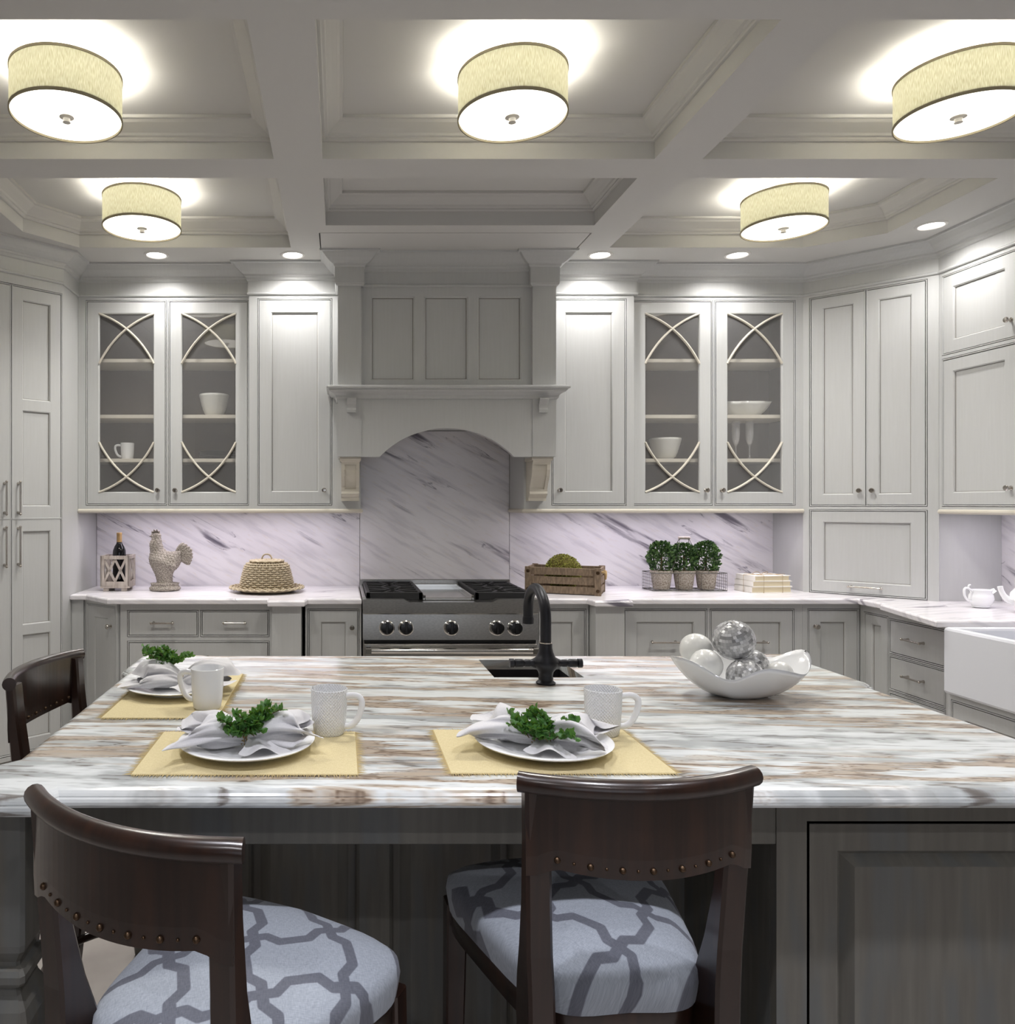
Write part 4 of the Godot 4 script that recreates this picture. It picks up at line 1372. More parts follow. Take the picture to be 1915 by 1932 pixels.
# ------------------------------------------------------------------ table settings
func placemat(x: float, d: float, w: float, h: float, label: String, turn := 0.0) -> void:
	var t := thing("placemat", label, "placemat", Vector3(x, 0.914, -d), turn, "burlap placemats on the island")
	var st := mb()
	bx(st, Vector3(-w / 2, 0.0005, -h / 2), Vector3(w / 2, 0.004, h / 2), 0.0012)
	obj(st, "woven_field", M.burlap, t)
	st = mb()
	var r := rand(int(absf(x) * 1000) + 7)
	for e in 4:
		var ln := w if e < 2 else h
		var n := int(ln / 0.0030)
		for i in n:
			var s := -ln / 2 + ln * (i + 0.5) / n + r.randf_range(-0.001, 0.001)
			var o := r.randf_range(0.011, 0.020)
			var lean := r.randf_range(-0.004, 0.004)
			var sg := 1.0 if e % 2 == 0 else -1.0
			var y := r.randf_range(0.0007, 0.0035)
			var a: Vector3
			var b: Vector3
			var k: Vector3
			if e < 2:
				a = Vector3(s, 0.0028, sg * (h / 2 - 0.002)); b = Vector3(s + lean, y, sg * (h / 2 + o)); k = Vector3(0.0009, 0, 0)
			else:
				a = Vector3(sg * (w / 2 - 0.002), 0.0028, s); b = Vector3(sg * (w / 2 + o), y, s + lean); k = Vector3(0, 0, 0.0009)
			var up := Vector3(0, 0.0012, 0)
			tri(st, a - k, a + k, b); tri(st, a - k, a + up, b); tri(st, a + k, b, a + up)
	var f := obj(st, "fringe", M.fringe, t)
	f.set_meta("kind", "stuff")

func dinner_plate(x: float, d: float, label: String) -> void:
	var t := thing("dinner_plate", label, "plate", Vector3(x, 0.918, -d), 0.0, "white dinner plates on the placemats")
	var st := mb()
	lathe(st, [[0.0, 0.003], [0.072, 0.003], [0.074, 0.0], [0.079, 0.0], [0.081, 0.004], [0.105, 0.011], [0.134, 0.0185], [0.1365, 0.0215], [0.133, 0.0225], [0.105, 0.0155], [0.086, 0.009], [0.078, 0.0072], [0.0, 0.0068]], 64, 0.9)
	put(mesh_of(st), "dish", M.china, t)

func mug_mesh() -> void:
	var st := mb()
	var prof := [[0.0, 0.003], [0.024, 0.003], [0.026, 0.0], [0.0305, 0.0], [0.0335, 0.004], [0.0365, 0.028], [0.0385, 0.060], [0.0395, 0.093], [0.0395, 0.0965], [0.0382, 0.0975], [0.0372, 0.096], [0.0362, 0.06], [0.0335, 0.02], [0.026, 0.009], [0.0, 0.007]]
	uvf = func(q): return Vector2(atan2(q.z, q.x) / TAU, q.y / 0.1)
	# even steps round, so that the dimple pattern keeps its seam tidy
	lathe(st, prof, 48, 0.8)
	uvf = null
	shared["mug"] = mesh_of(st)
	st = mb()
	tube(st, bez(Vector3(0.0375, 0.082, 0), Vector3(0.085, 0.095, 0), Vector3(0.068, 0.048, 0), 10) + bez(Vector3(0.068, 0.048, 0), Vector3(0.058, 0.016, 0), Vector3(0.0345, 0.018, 0), 8).slice(1), 0.0052, 12, false, 1.3)
	shared["mug_handle"] = mesh_of(st)

func mug(x: float, y: float, d: float, turn: float, label: String, plain := false, group := "") -> void:
	var t := thing("mug", label, "mug", Vector3(x, y, -d), turn, group)
	put(shared["mug"], "cup", M.china if plain else M.dimpled, t)
	put(shared["mug_handle"], "handle", M.china, t)

func napkin(x: float, d: float, turn: float, sd: int, label: String, y := 0.9268) -> void:
	var t := thing("napkin", label, "napkin", Vector3(x, y, -d), turn, "linen napkins on the plates")
	var st := mb()
	var r := rand(sd)
	var ph := r.randf_range(0, TAU)
	var ph2 := r.randf_range(0, TAU)
	var f := func(u, v):
		var s: float = u * 2.0 - 1.0
		var a: float = v * TAU
		var k := pow(absf(s), 0.75)
		var wide := 0.020 + 0.052 * k
		var tall := 0.015 + 0.018 * sin(minf(k, 1.0) * PI * 0.78)
		var fold := 1.0 + 0.34 * k * cos(3.0 * a + ph + s * 1.2) + 0.24 * k * cos(7.0 * a + ph2 - s * 2.5) + 0.08 * cos(13.0 * a + s * 5.0)
		var reach := 0.116 * (1.0 + 0.22 * k * cos(2.0 * a + ph) + 0.10 * k * cos(5.0 * a + ph2))
		var end := 1.0 - 0.75 * sm(0.82, 1.0, absf(s))
		var p := Vector3(s * reach, 0, sin(a) * wide * fold)
		p.y = maxf(0.004 - 0.004 * k, tall * (1.05 + cos(a) * fold * end) * (0.9 if s < 0 else 1.0))
		p.y = maxf(p.y, 0.0025 + 0.013 * sm(0.06, 0.13, Vector2(p.x, p.z).length()) )
		return p
	surf(st, 60, 72, f)
	obj(st, "cloth", M.linen_cloth, t)
	# loose corner lying towards the plate's rim
	st = mb()
	var g := func(u, v):
		var w: float = 0.012 + 0.055 * u
		var z: float = 0.016 + 0.075 * u
		return Vector3(0.018 + (v - 0.5) * w * 1.5 + 0.02 * u, 0.026 - 0.020 * u + 0.007 * sin(v * 9.0 + ph) * u + 0.008 * sm(0.5, 1.0, u), z)
	surf(st, 14, 18, g)
	obj(st, "corner", M.linen_cloth, t)
	# twine
	st = mb()
	for j in 3:
		var l := []
		for i in 24:
			var a := TAU * i / 24.0
			l.append(Vector3(-0.006 + 0.005 * j + 0.002 * sin(a * 2 + j), 0.019 + 0.0175 * cos(a), sin(a) * 0.0235))
		tube(st, l, 0.0016, 6, true)
	tube(st, bez(Vector3(0, 0.036, 0.004), Vector3(0.055, 0.075, 0.012), Vector3(0.082, 0.024, 0.022), 14), 0.0014, 6)
	tube(st, bez(Vector3(0, 0.036, 0.0), Vector3(0.050, 0.070, -0.01), Vector3(0.090, 0.034, 0.0), 14), 0.0014, 6)
	obj(st, "twine", M.twine, t)

func sprig(x: float, d: float, turn: float, sd: int, y: float, label: String) -> void:
	var t := thing("greenery_sprig", label, "greenery", Vector3(x, y, -d), turn, "boxwood sprigs on the napkins")
	var r := rand(sd)
	var st := mb()
	var lf := mb()
	lf.set_smooth_group(-1)
	for k in 15:
		var a := r.randf_range(-1.1, 1.1) + (PI if k % 3 == 2 else 0.0)
		var ln := r.randf_range(0.030, 0.068)
		var p0 := Vector3(r.randf_range(-0.022, 0.022), 0.004, r.randf_range(-0.008, 0.026))
		var p2 := p0 + Vector3(cos(a) * ln, r.randf_range(0.006, 0.05), sin(a) * ln * 0.7)
		var pts := bez(p0, (p0 + p2) / 2 + Vector3(0, 0.015, 0), p2, 8)
		tube(st, pts, 0.0011, 5)
		for i in range(1, 9):
			for q in 4:
				var dir := Vector3(r.randf_range(-1, 1), r.randf_range(-0.1, 1.0), r.randf_range(-1, 1)).normalized()
				var side := dir.cross(Vector3(r.randf_range(-1, 1), r.randf_range(0.2, 1), r.randf_range(-1, 1))).normalized()
				var s := r.randf_range(0.010, 0.019)
				round_leaf(lf, pts[i], dir, side, s, s * 0.72)
	obj(st, "stem", M.stem, t)
	var f := obj(lf, "foliage", M.leaf_green, t)
	f.set_meta("kind", "stuff")

func round_leaf(st: SurfaceTool, p: Vector3, dir: Vector3, side: Vector3, ln: float, wd: float) -> void:
	var up := dir.cross(side).normalized() * wd * 0.22
	var a := p + dir * ln * 0.3
	var b := p + dir * ln * 0.72
	var e := p + dir * ln
	var h := side * wd * 0.5
	tri(st, p, a - h + up, a + h + up)
	quad(st, a - h + up, b - h * 0.9 + up, b, a)
	quad(st, a, b, b + h * 0.9 + up, a + h + up)
	tri(st, b - h * 0.9 + up, e, b)
	tri(st, b, e, b + h * 0.9 + up)

func settings() -> void:
	placemat(-0.175, 1.534, 0.415, 0.262, "burlap placemat with frayed edge, front one nearest the angled stool")
	placemat(0.410, 1.545, 0.415, 0.272, "burlap placemat with frayed edge behind the straight stool")
	placemat(-0.418, 2.005, 0.270, 0.46, "burlap placemat with frayed edge at the island's pantry end")
	dinner_plate(-0.188, 1.548, "white plate between the two front mugs, on the front placemat near the angled stool")
	dinner_plate(0.408, 1.548, "white plate behind the straight stool")
	dinner_plate(-0.430, 2.035, "white plate at the island's pantry end")
	mug_mesh()
	mug(-0.024, 0.918, 1.655, -0.25, "white dimpled mug beside the front plate near the angled stool")
	mug(0.564, 0.918, 1.650, -0.15, "white dimpled mug behind the straight stool's plate")
	mug(-0.322, 0.918, 1.862, PI - 0.25, "white mug in front of the plate at the island's pantry end", true)
	napkin(-0.19, 1.545, 0.10, 5, "grey linen napkin tied with twine on the plate nearest the angled stool")
	napkin(0.398, 1.550, -0.42, 16, "grey linen napkin tied with twine on the plate behind the straight stool")
	napkin(-0.415, 2.03, -0.06, 27, "grey linen napkin tied with twine on the plate at the pantry end")
	sprig(-0.192, 1.512, 0.25, 3, 0.955, "green sprig on the napkin nearest the angled stool")
	sprig(0.390, 1.500, 2.4, 12, 0.948, "green sprig on the napkin behind the straight stool")
	sprig(-0.475, 2.06, 2.9, 31, 0.970, "green sprig on the napkin at the pantry end")
	# bowl of balls
	var b := thing("serving_bowl", "white wavy-rimmed serving bowl holding six decorative balls", "bowl", Vector3(1.04, 0.914, -2.0), 0.10)
	var st := mb()
	var shape := func(u, v):
		# u round, v from the inner centre over the rim to the foot
		var a: float = u * TAU
		var rim := 0.140 + 0.036 * pow(absf(cos(a)), 3.0) + 0.006 * cos(4.0 * a)
		var top := 0.080 + 0.015 * cos(4.0 * a + 0.35) + 0.014 * pow(absf(cos(a)), 6.0) + 0.004 * cos(7.0 * a)
		var k: float
		var rr: float
		var y: float
		if v < 0.5:
			k = v / 0.5
			rr = rim * (k if k < 0.4 else 0.4 + (k - 0.4))
			y = 0.0055 + (top - 0.0055) * pow(k, 2.6)
		else:
			k = (1.0 - v) / 0.5
			rr = rim * k
			y = maxf(0.0, (top + 0.0005) * pow(k, 2.6) - 0.0065 * (1.0 - pow(k, 12.0)) + 0.001)
		return Vector3(cos(a) * rr, y, sin(a) * rr * 0.86)
	surf(st, 72, 44, shape)
	obj(st, "dish", M.china, b)
	var balls := [
		[1.027, 1.056, 2.005, 0.052, true, "large silver mosaic ball on top of the pile in the bowl"],
		[0.940, 0.998, 1.975, 0.040, false, "pearly white ball at the front edge of the bowl, below the other white ball"],
		[0.955, 1.022, 2.062, 0.042, false, "pearly white ball behind the lower white one in the bowl"],
		[1.030, 0.972, 1.955, 0.045, true, "silver mosaic ball low at the front of the bowl"],
		[1.098, 0.982, 2.050, 0.042, true, "silver mosaic ball low at the back of the bowl"],
		[1.126, 0.976, 1.968, 0.032, false, "small pearly white ball low beside the front mosaic ball"]]
	for q in balls:
		st = mb()
		if q[4]:
			mosaic_ball(st, q[3])
		else:
			ball(st, Vector3.ZERO, q[3], 32)
		var o := obj(st, "decorative_ball", M.mosaic if q[4] else M.pearl)
		o.position = Vector3(q[0], q[1], -q[2])
		o.rotation = Vector3(0.4 * q[0], q[2] * 3.0, 0.3)
		tag(o, q[5], "ball", "decorative balls in the bowl")

func mosaic_ball(st: SurfaceTool, r: float) -> void:
	# small flat facets with recessed joints
	var pick := rand(int(r * 10000))
	st.set_color(Color(0.35, 0.35, 0.35))
	ball(st, Vector3.ZERO, r * 0.975, 24)
	var n := 20
	for i in n:
		var t0 := -PI / 2 + PI * (i + 0.02) / n
		var t1 := -PI / 2 + PI * (i + 0.98) / n
		var m := maxi(3, int(round(2.0 * n * cos((t0 + t1) / 2))))
		for j in m:
			var a0 := TAU * (j + 0.02 + 0.37 * (i % 3)) / m
			var a1 := TAU * (j + 0.98 + 0.37 * (i % 3)) / m
			var pt := func(t, a): return Vector3(cos(t) * cos(a), sin(t), cos(t) * sin(a)) * r
			var g := pick.randf_range(0.24, 0.78)
			st.set_color(Color(g, g, g * 1.01))
			quad(st, pt.call(t0, a0), pt.call(t1, a0), pt.call(t1, a1), pt.call(t0, a1))

# ------------------------------------------------------------------ things on the worktops
const TOP := 0.914

func more_materials() -> void:
	var m := mat("lattice", Color.WHITE, 0.9)
	m.albedo_texture = lattice_texture()
	m.rim_enabled = true
	m.rim = 0.3
	mat("stud", c8(88, 70, 54), 0.35, 0.9)
	var g1 := noise(256, 256, 201, 0.35, 2, 1, 5)
	var g2 := noise(256, 256, 202, 0.35, 2, 5, 1)
	m = mat("burlap", Color.WHITE, 0.95)
	var bt := tex(256, 256, func(i): return c8(228, 215, 174).lerp(c8(200, 184, 138), (g1[i] + g2[i]) / 510.0))
	tri_tex(m, bt, Vector3(5, 5, 5))
	mat("fringe", c8(208, 188, 138), 0.95)
	mat("twine", c8(170, 144, 100), 0.95)
	var lc := tex(256, 256, func(i): return c8(232, 231, 232).lerp(c8(212, 211, 214), (g1[i] + g2[i]) / 510.0))
	m = mat("linen_cloth", Color.WHITE, 0.95)
	tri_tex(m, lc, Vector3(7, 7, 7))
	mat("stem", c8(96, 84, 52), 0.8)
	m = mat("leaf_green", c8(66, 112, 52), 0.45)
	m.backlight_enabled = true
	m.backlight = c8(90, 120, 40)
	m = mat("box_green", c8(48, 78, 40), 0.55)
	# dimpled china: relief only
	var dm := PackedByteArray()
	dm.resize(512 * 256)
	for i in 512 * 256:
		var u := float(i % 512) / 512.0 * 36.0
		var v := float(i / 512) / 256.0 * 14.0
		var a := absf(sin((u + v) * PI))
		var b := absf(sin((u - v) * PI))
		dm[i] = int(255.0 * pow(a * b, 0.6))
	m = mat("dimpled", c8(244, 245, 246), 0.15)
	m.heightmap_enabled = true
	m.heightmap_texture = grey_tex(512, 256, dm)
	m.heightmap_scale = 0.16
	mat("pearl", c8(232, 232, 228), 0.22).clearcoat_enabled = true
	var o1 := noise(256, 256, 211, 0.09, 3)
	m = mat("mosaic", Color.WHITE, 0.22, 0.1)
	m.vertex_color_use_as_albedo = true
	var q1 := noise(256, 256, 221, 0.05, 5)
	m = mat("cast_stone", Color.WHITE, 0.9)
	tri_tex(m, tex(256, 256, func(i): return c8(176, 168, 158).lerp(c8(120, 112, 104), sm(0.2, 0.8, q1[i] / 255.0))), Vector3(8, 8, 8))
	m = mat("wicker", Color.WHITE, 0.8)
	tri_tex(m, tex(256, 256, func(i): return c8(214, 202, 176).lerp(c8(150, 132, 104), sm(0.25, 0.8, o1[i] / 255.0))), Vector3(14, 14, 14))
	m = mat("clay_pot", Color.WHITE, 0.9)
	tri_tex(m, tex(256, 256, func(i): return c8(178, 170, 158).lerp(c8(132, 120, 108), sm(0.3, 0.8, q1[i] / 255.0))), Vector3(6, 6, 6))
	mat("soil", c8(52, 40, 30), 1.0)
	mat("wire", c8(96, 94, 90), 0.5, 0.8)
	m = mat("moss", c8(164, 168, 78), 0.95)
	m.vertex_color_use_as_albedo = false
	mat("moss_dark", c8(104, 96, 44), 0.95)
	mat("book_cover", c8(236, 232, 224), 0.7)
	mat("book_pages", c8(222, 210, 180), 0.9)
	mat("bottle_glass", c8(14, 14, 16), 0.06)
	mat("cork_foil", c8(172, 140, 92), 0.5)
	mat("wicker_shade", c8(110, 92, 66), 0.9)
	mat("box_light", c8(84, 116, 58), 0.5)

func nets(lo: Vector3, n: Vector3i, cell: float, f: Callable) -> ArrayMesh:
	# surface nets over a signed distance function
	var val := PackedFloat32Array()
	var nx := n.x
	var ny := n.y
	var nz := n.z
	val.resize(nx * ny * nz)
	for k in nz:
		for j in ny:
			for i in nx:
				val[(k * ny + j) * nx + i] = f.call(lo + Vector3(i, j, k) * cell)
	var id := PackedInt32Array()
	id.resize(nx * ny * nz)
	id.fill(-1)
	var pts := PackedVector3Array()
	for k in nz - 1:
		for j in ny - 1:
			for i in nx - 1:
				var b := (k * ny + j) * nx + i
				var c := [val[b], val[b + 1], val[b + nx], val[b + nx + 1], val[b + nx * ny], val[b + nx * ny + 1], val[b + nx * ny + nx], val[b + nx * ny + nx + 1]]
				var neg := 0
				for q in c: neg += 1 if q < 0.0 else 0
				if neg == 0 or neg == 8:
					continue
				var s := Vector3.ZERO
				var m := 0
				for e in [[0, 1], [2, 3], [4, 5], [6, 7], [0, 2], [1, 3], [4, 6], [5, 7], [0, 4], [1, 5], [2, 6], [3, 7]]:
					var p: float = c[e[0]]
					var q: float = c[e[1]]
					if (p < 0.0) != (q < 0.0):
						var t := p / (p - q)
						var pa := Vector3(e[0] & 1, (e[0] >> 1) & 1, (e[0] >> 2) & 1)
						var pb := Vector3(e[1] & 1, (e[1] >> 1) & 1, (e[1] >> 2) & 1)
						s += pa.lerp(pb, t)
						m += 1
				id[b] = pts.size()
				pts.append(lo + (Vector3(i, j, k) + s / m) * cell)
	var st := mb()
	grp += 1
	st.set_smooth_group(grp)
	var strides := [1, nx, nx * ny]
	for k in range(1, nz - 1):
		for j in range(1, ny - 1):
			for i in range(1, nx - 1):
				var b := (k * ny + j) * nx + i
				for ax in 3:
					var o: int = b + strides[ax]
					if (val[b] < 0.0) == (val[o] < 0.0):
						continue
					var u: int = strides[(ax + 1) % 3]
					var v: int = strides[(ax + 2) % 3]
					var q := [id[b], id[b - u], id[b - u - v], id[b - v]]
					if q.min() < 0:
						continue
					if val[b] < 0.0:
						q.reverse()
					for w in [0, 1, 2, 0, 2, 3]:
						st.add_vertex(pts[q[w]])
	st.set_smooth_group(-1)
	st.generate_normals()
	return st.commit()

func cap_d(p: Vector3, a: Vector3, b: Vector3, ra: float, rb: float) -> float:
	var ab := b - a
	var t := clampf((p - a).dot(ab) / ab.length_squared(), 0.0, 1.0)
	return (p - a - ab * t).length() - lerpf(ra, rb, t)

func smin(a: float, b: float, k: float) -> float:
	var h := maxf(k - absf(a - b), 0.0) / k
	return minf(a, b) - h * h * k * 0.25

func rooster() -> void:
	var t := thing("rooster_statue", "grey stone rooster statue facing the wine bottle", "statue", Vector3(-1.013, TOP + 0.003, -4.44))
	var f := func(p: Vector3) -> float:
		var q := p
		q.z = absf(p.z)
		var d := cap_d(p, Vector3(-0.012, 0.150, 0), Vector3(0.030, 0.165, 0), 0.058, 0.052)           # body
		d = smin(d, cap_d(p, Vector3(-0.040, 0.190, 0), Vector3(-0.052, 0.262, 0), 0.050, 0.030), 0.05)  # breast and neck
		d = smin(d, cap_d(p, Vector3(-0.052, 0.262, 0), Vector3(-0.048, 0.308, 0), 0.028, 0.022), 0.03)
		d = smin(d, cap_d(p, Vector3(-0.048, 0.315, 0), Vector3(-0.056, 0.317, 0), 0.0225, 0.020), 0.015) # head
		d = smin(d, cap_d(p, Vector3(-0.070, 0.315, 0), Vector3(-0.090, 0.308, 0), 0.009, 0.003), 0.008)  # beak
		d = smin(d, cap_d(q, Vector3(-0.066, 0.292, 0.006), Vector3(-0.066, 0.272, 0.008), 0.007, 0.009), 0.006)
		d = smin(d, cap_d(p, Vector3(-0.005, 0.100, 0), Vector3(0.0, 0.035, 0), 0.048, 0.044), 0.04)      # thighs
		d = smin(d, cap_d(p, Vector3(0.045, 0.170, 0), Vector3(0.085, 0.205, 0), 0.042, 0.026), 0.03)     # tail root
		d = smin(d, cap_d(q, Vector3(-0.020, 0.170, 0.046), Vector3(0.060, 0.140, 0.046), 0.026, 0.012), 0.012) # wings
		var rr := Vector2(p.x * 0.86, p.z).length()
		var bd := maxf(rr - 0.072 - 0.006 * sin(p.y * 160.0), absf(p.y - 0.020) - 0.020)
		d = smin(d, bd, 0.014)
		return d + 0.0018 * sin((p.x * 0.7 + p.y) * 330.0) * cos((p.x - p.y * 0.6) * 150.0 + p.z * 60.0)
	var body := put(nets(Vector3(-0.115, -0.008, -0.095), Vector3i(54, 85, 48), 0.004, f), "body", M.cast_stone, t)
	# tail: a fan of sickle feathers
	for k in 8:
		var st := mb()
		var a := lerpf(1.05, -0.45, k / 7.0)
		var ln := 0.104 - 0.012 * absf(k - 3.0) / 4.0
		var p0 := Vector3(0.062, 0.188, 0)
		var p2 := p0 + Vector3(cos(a) * ln, sin(a) * ln, 0)
		var p1 := p0 + Vector3(cos(a + 0.35) * ln * 0.55, sin(a + 0.35) * ln * 0.55, 0)
		tube(st, bez(p0, p1, p2, 10), [0.010, 0.011, 0.012, 0.0125, 0.013, 0.0135, 0.0135, 0.0135, 0.013, 0.011, 0.005], 8, false, 1.0 if k % 2 == 0 else 1.35)
		obj(st, "tail_feather", M.cast_stone, t)
	# comb
	var st := mb()
	var cp := []
	for q in [[-0.078, 0.325], [-0.076, 0.342], [-0.068, 0.334], [-0.062, 0.352], [-0.053, 0.340], [-0.045, 0.352], [-0.038, 0.336], [-0.030, 0.340], [-0.030, 0.318], [-0.055, 0.322]]:
		cp.append(Vector2(q[0], q[1]))
	prism(st, cp, -0.005, 0.005)
	obj(st, "comb", M.cast_stone, t)

func wine() -> void:
	var t := thing("wine_caddy", "whitewashed wooden bottle caddy with crossed lattice sides", "caddy", Vector3(-1.292, TOP, -4.47), 0.05)
	var h := 0.082
	var st := mb()
	for x in [-1, 1]:
		for z in [-1, 1]:
			bx(st, Vector3(x * h * 0.62 - 0.015, 0, z * h * 0.8 - 0.012), Vector3(x * h * 0.62 + 0.015, 0.020, z * h * 0.8 + 0.012), 0.002)
	obj(st, "feet", M.weathered, t)
	st = mb()
	bx(st, Vector3(-h, 0.018, -h), Vector3(h, 0.030, h), 0.0015)
	obj(st, "base_board", M.weathered, t)
	for k in 4:
		st = mb()
		xf = Transform3D(Basis(Vector3.UP, k * PI / 2), Vector3.ZERO)
		plate(st, -h, 0.030, h, 0.203, h - 0.010, h, [[-h + 0.022, 0.055, h - 0.022, 0.183]])
		for c in [-0.030, 0.030]:
			for s in [-1.0, 1.0]:
				var a := Vector3(c - s * 0.030, 0.055, h - 0.0075)
				var b := Vector3(c + s * 0.030, 0.183, h - 0.0075)
				var side := (b - a).normalized().cross(Vector3.BACK) * 0.0062
				var dz := Vector3(0, 0, 0.0035)
				loft(st, [PackedVector3Array([a - side - dz, a + side - dz, a + side + dz, a - side + dz]), PackedVector3Array([b - side - dz, b + side - dz, b + side + dz, b - side + dz])])
		xf = Transform3D()
		obj(st, "lattice_side", M.weathered, t)
	var b := thing("wine_bottle", "dark wine bottle with tan foil standing in the wooden caddy", "bottle", Vector3(-1.285, TOP + 0.030, -4.47))
	st = mb()
	lathe(st, [[0.0, 0.004], [0.03, 0.0], [0.036, 0.004], [0.0375, 0.012], [0.0375, 0.185], [0.036, 0.200], [0.028, 0.222], [0.018, 0.238], [0.0145, 0.250], [0.0138, 0.27]], 28, 0.9)
	obj(st, "bottle_body", M.bottle_glass, b)
	st = mb()
	lathe(st, [[0.0152, 0.238], [0.0148, 0.262], [0.0148, 0.290], [0.0158, 0.291], [0.0158, 0.299], [0.0148, 0.303], [0.0, 0.303]], 24)
	obj(st, "foil", M.cork_foil, b)

func cloche() -> void:
	var t := thing("wicker_tray", "round woven wicker tray with rolled edge under the cloche", "tray", Vector3(-0.420, TOP, -4.395))
	var st := mb()
	lathe(st, [[0.0, 0.003], [0.13, 0.0], [0.15, 0.003], [0.19, 0.016], [0.205, 0.022], [0.203, 0.026], [0.185, 0.020], [0.15, 0.010], [0.0, 0.009]], 64, 0.9)
	obj(st, "tray_base", M.wicker, t)
	st = mb()
	for r in [[0.150, 0.011], [0.162, 0.015], [0.174, 0.019], [0.186, 0.023], [0.204, 0.028], [0.211, 0.025]]:
		var l := []
		for i in 120:
			var a := TAU * i / 120.0
			l.append(Vector3(cos(a) * r[0], r[1] + 0.0035 * sin(a * 30 + r[0] * 260), sin(a) * r[0]))
		tube(st, l, 0.0045, 5, true)
	obj(st, "tray_weave", M.wicker, t)
	var d := thing("wicker_cloche", "woven wicker food dome with a loop handle", "food cover", Vector3(-0.420, TOP + 0.0135, -4.395))
	st = mb()
	var prof := func(v): # radius at height share v
		return 0.150 - 0.036 * pow(v, 1.4) - (0.0 if v < 0.86 else 0.032 * pow((v - 0.86) / 0.14, 2.0))
	var core := []
	for i in 15:
		var v := i / 14.0
		core.append([prof.call(v) - 0.006, v * 0.158])
	core.append([0.03, 0.163])
	core.append([0.0, 0.163])
	lathe(st, core, 48, 0.9)
	obj(st, "lining", M.wicker_shade, d)
	st = mb()
	for i in 14:
		var v := i / 13.0
		var l := []
		for k in 104:
			var a := TAU * k / 104.0
			var r: float = prof.call(v) + 0.0055 * sin(a * 20.0 + PI * (i % 2))
			l.append(Vector3(cos(a) * r, 0.005 + v * 0.153, sin(a) * r))
		tube(st, l, 0.0052, 6, true)
	for r in [0.095, 0.080, 0.064, 0.048, 0.032]:
		var l := []
		for k in 60:
			var a := TAU * k / 60.0
			l.append(Vector3(cos(a) * r, 0.1655 - r * r * 0.5 + 0.002 * sin(a * 15 + r * 200), sin(a) * r))
		tube(st, l, 0.006, 5, true)
	obj(st, "weave", M.wicker, d)
	st = mb()
	for k in 40:
		var a := TAU * (k + 0.5) / 40.0
		var l := []
		for i in 9:
			var v := i / 8.0
			var r: float = prof.call(v)
			l.append(Vector3(cos(a) * r, 0.003 + v * 0.156, sin(a) * r))
		tube(st, l, 0.0032, 5)
	obj(st, "stakes", M.wicker, d)
	st = mb()
	for z in [-0.006, 0.006]:
		tube(st, bez(Vector3(-0.030, 0.160, z), Vector3(-0.028, 0.200, z), Vector3(0, 0.199, z), 8) + bez(Vector3(0, 0.199, z), Vector3(0.028, 0.200, z), Vector3(0.030, 0.160, z), 8).slice(1), 0.0042, 7)
	obj(st, "handle", M.wicker, d)

func crate() -> void:
	var t := thing("wooden_crate", "slatted wooden crate with rope handles holding a moss ball", "crate", Vector3(1.272, TOP, -4.345), -0.42)
	var hw := 0.20
	var hd := 0.10
	var st := mb()
	bx(st, Vector3(-hw, 0.004, -hd), Vector3(hw, 0.014, hd))
	obj(st, "bottom_board", M.crate_wood, t)
	for y in [0.004, 0.056, 0.106]:
		for s in [-1.0, 1.0]:
			st = mb()
			bx(st, Vector3(-hw - 0.002, y, s * hd), Vector3(hw + 0.002, y + 0.040, s * (hd + 0.010)), 0.0012)
			obj(st, "slat", M.crate_wood, t)
			st = mb()
			bx(st, Vector3(s * hw, y, -hd), Vector3(s * (hw - 0.010), y + 0.040, hd), 0.0012)
			obj(st, "slat", M.crate_wood, t)
	for x in [-1.0, 1.0]:
		for z in [-1.0, 1.0]:
			st = mb()
			bx(st, Vector3(x * (hw + 0.004), 0.0, z * (hd + 0.011)), Vector3(x * (hw - 0.030), 0.150, z * (hd + 0.019)), 0.0015)
			var p := obj(st, "corner_post", M.crate_wood, t)
			for y in [0.025, 0.125]:
				st = mb()
				xf = Transform3D(Basis(Vector3.RIGHT, PI / 2 * z), Vector3(x * (hw - 0.013), y, z * (hd + 0.019)))
				lathe(st, [[0.010, 0.0], [0.009, 0.002], [0.004, 0.0035], [0.0, 0.0035]], 12)
				xf = Transform3D()
				obj(st, "nail_head", M.stud, p)
	for x in [-1.0, 1.0]:
		st = mb()
		var k: float = x * hw
		tube(st, bez(Vector3(k, 0.122, -0.05), Vector3(k + x * 0.022, 0.135, -0.045), Vector3(k + x * 0.016, 0.085, 0), 8) + bez(Vector3(k + x * 0.016, 0.085, 0), Vector3(k + x * 0.022, 0.135, 0.045), Vector3(k, 0.122, 0.05), 8).slice(1), 0.006, 8)
		obj(st, "rope_handle", M.twine, t)
	# moss ball
	var m := thing("moss_ball", "round green moss ball sitting in the wooden crate", "moss ball", Vector3(1.262, TOP + 0.114, -4.355))
	st = mb()
	ball(st, Vector3.ZERO, 0.094, 28)
	obj(st, "core", M.moss_dark, m)
	for part in 2:
		st = mb()
		var r := rand(71 + part)
		for i in 2600:
			var n := Vector3(r.randfn(), r.randfn(), r.randfn()).normalized()
			var p := n * r.randf_range(0.092, 0.099)
			var dir := (n + Vector3(r.randf_range(-1, 1), r.randf_range(-1, 1), r.randf_range(-1, 1)) * 0.9).normalized()
			leaf(st, p, dir, dir.cross(n + Vector3(0.1, 0.2, 0.3)).normalized(), r.randf_range(0.006, 0.011), 0.005)
		var o := obj(st, "moss", M.moss if part == 0 else M.moss_dark, m)
		o.set_meta("kind", "stuff")

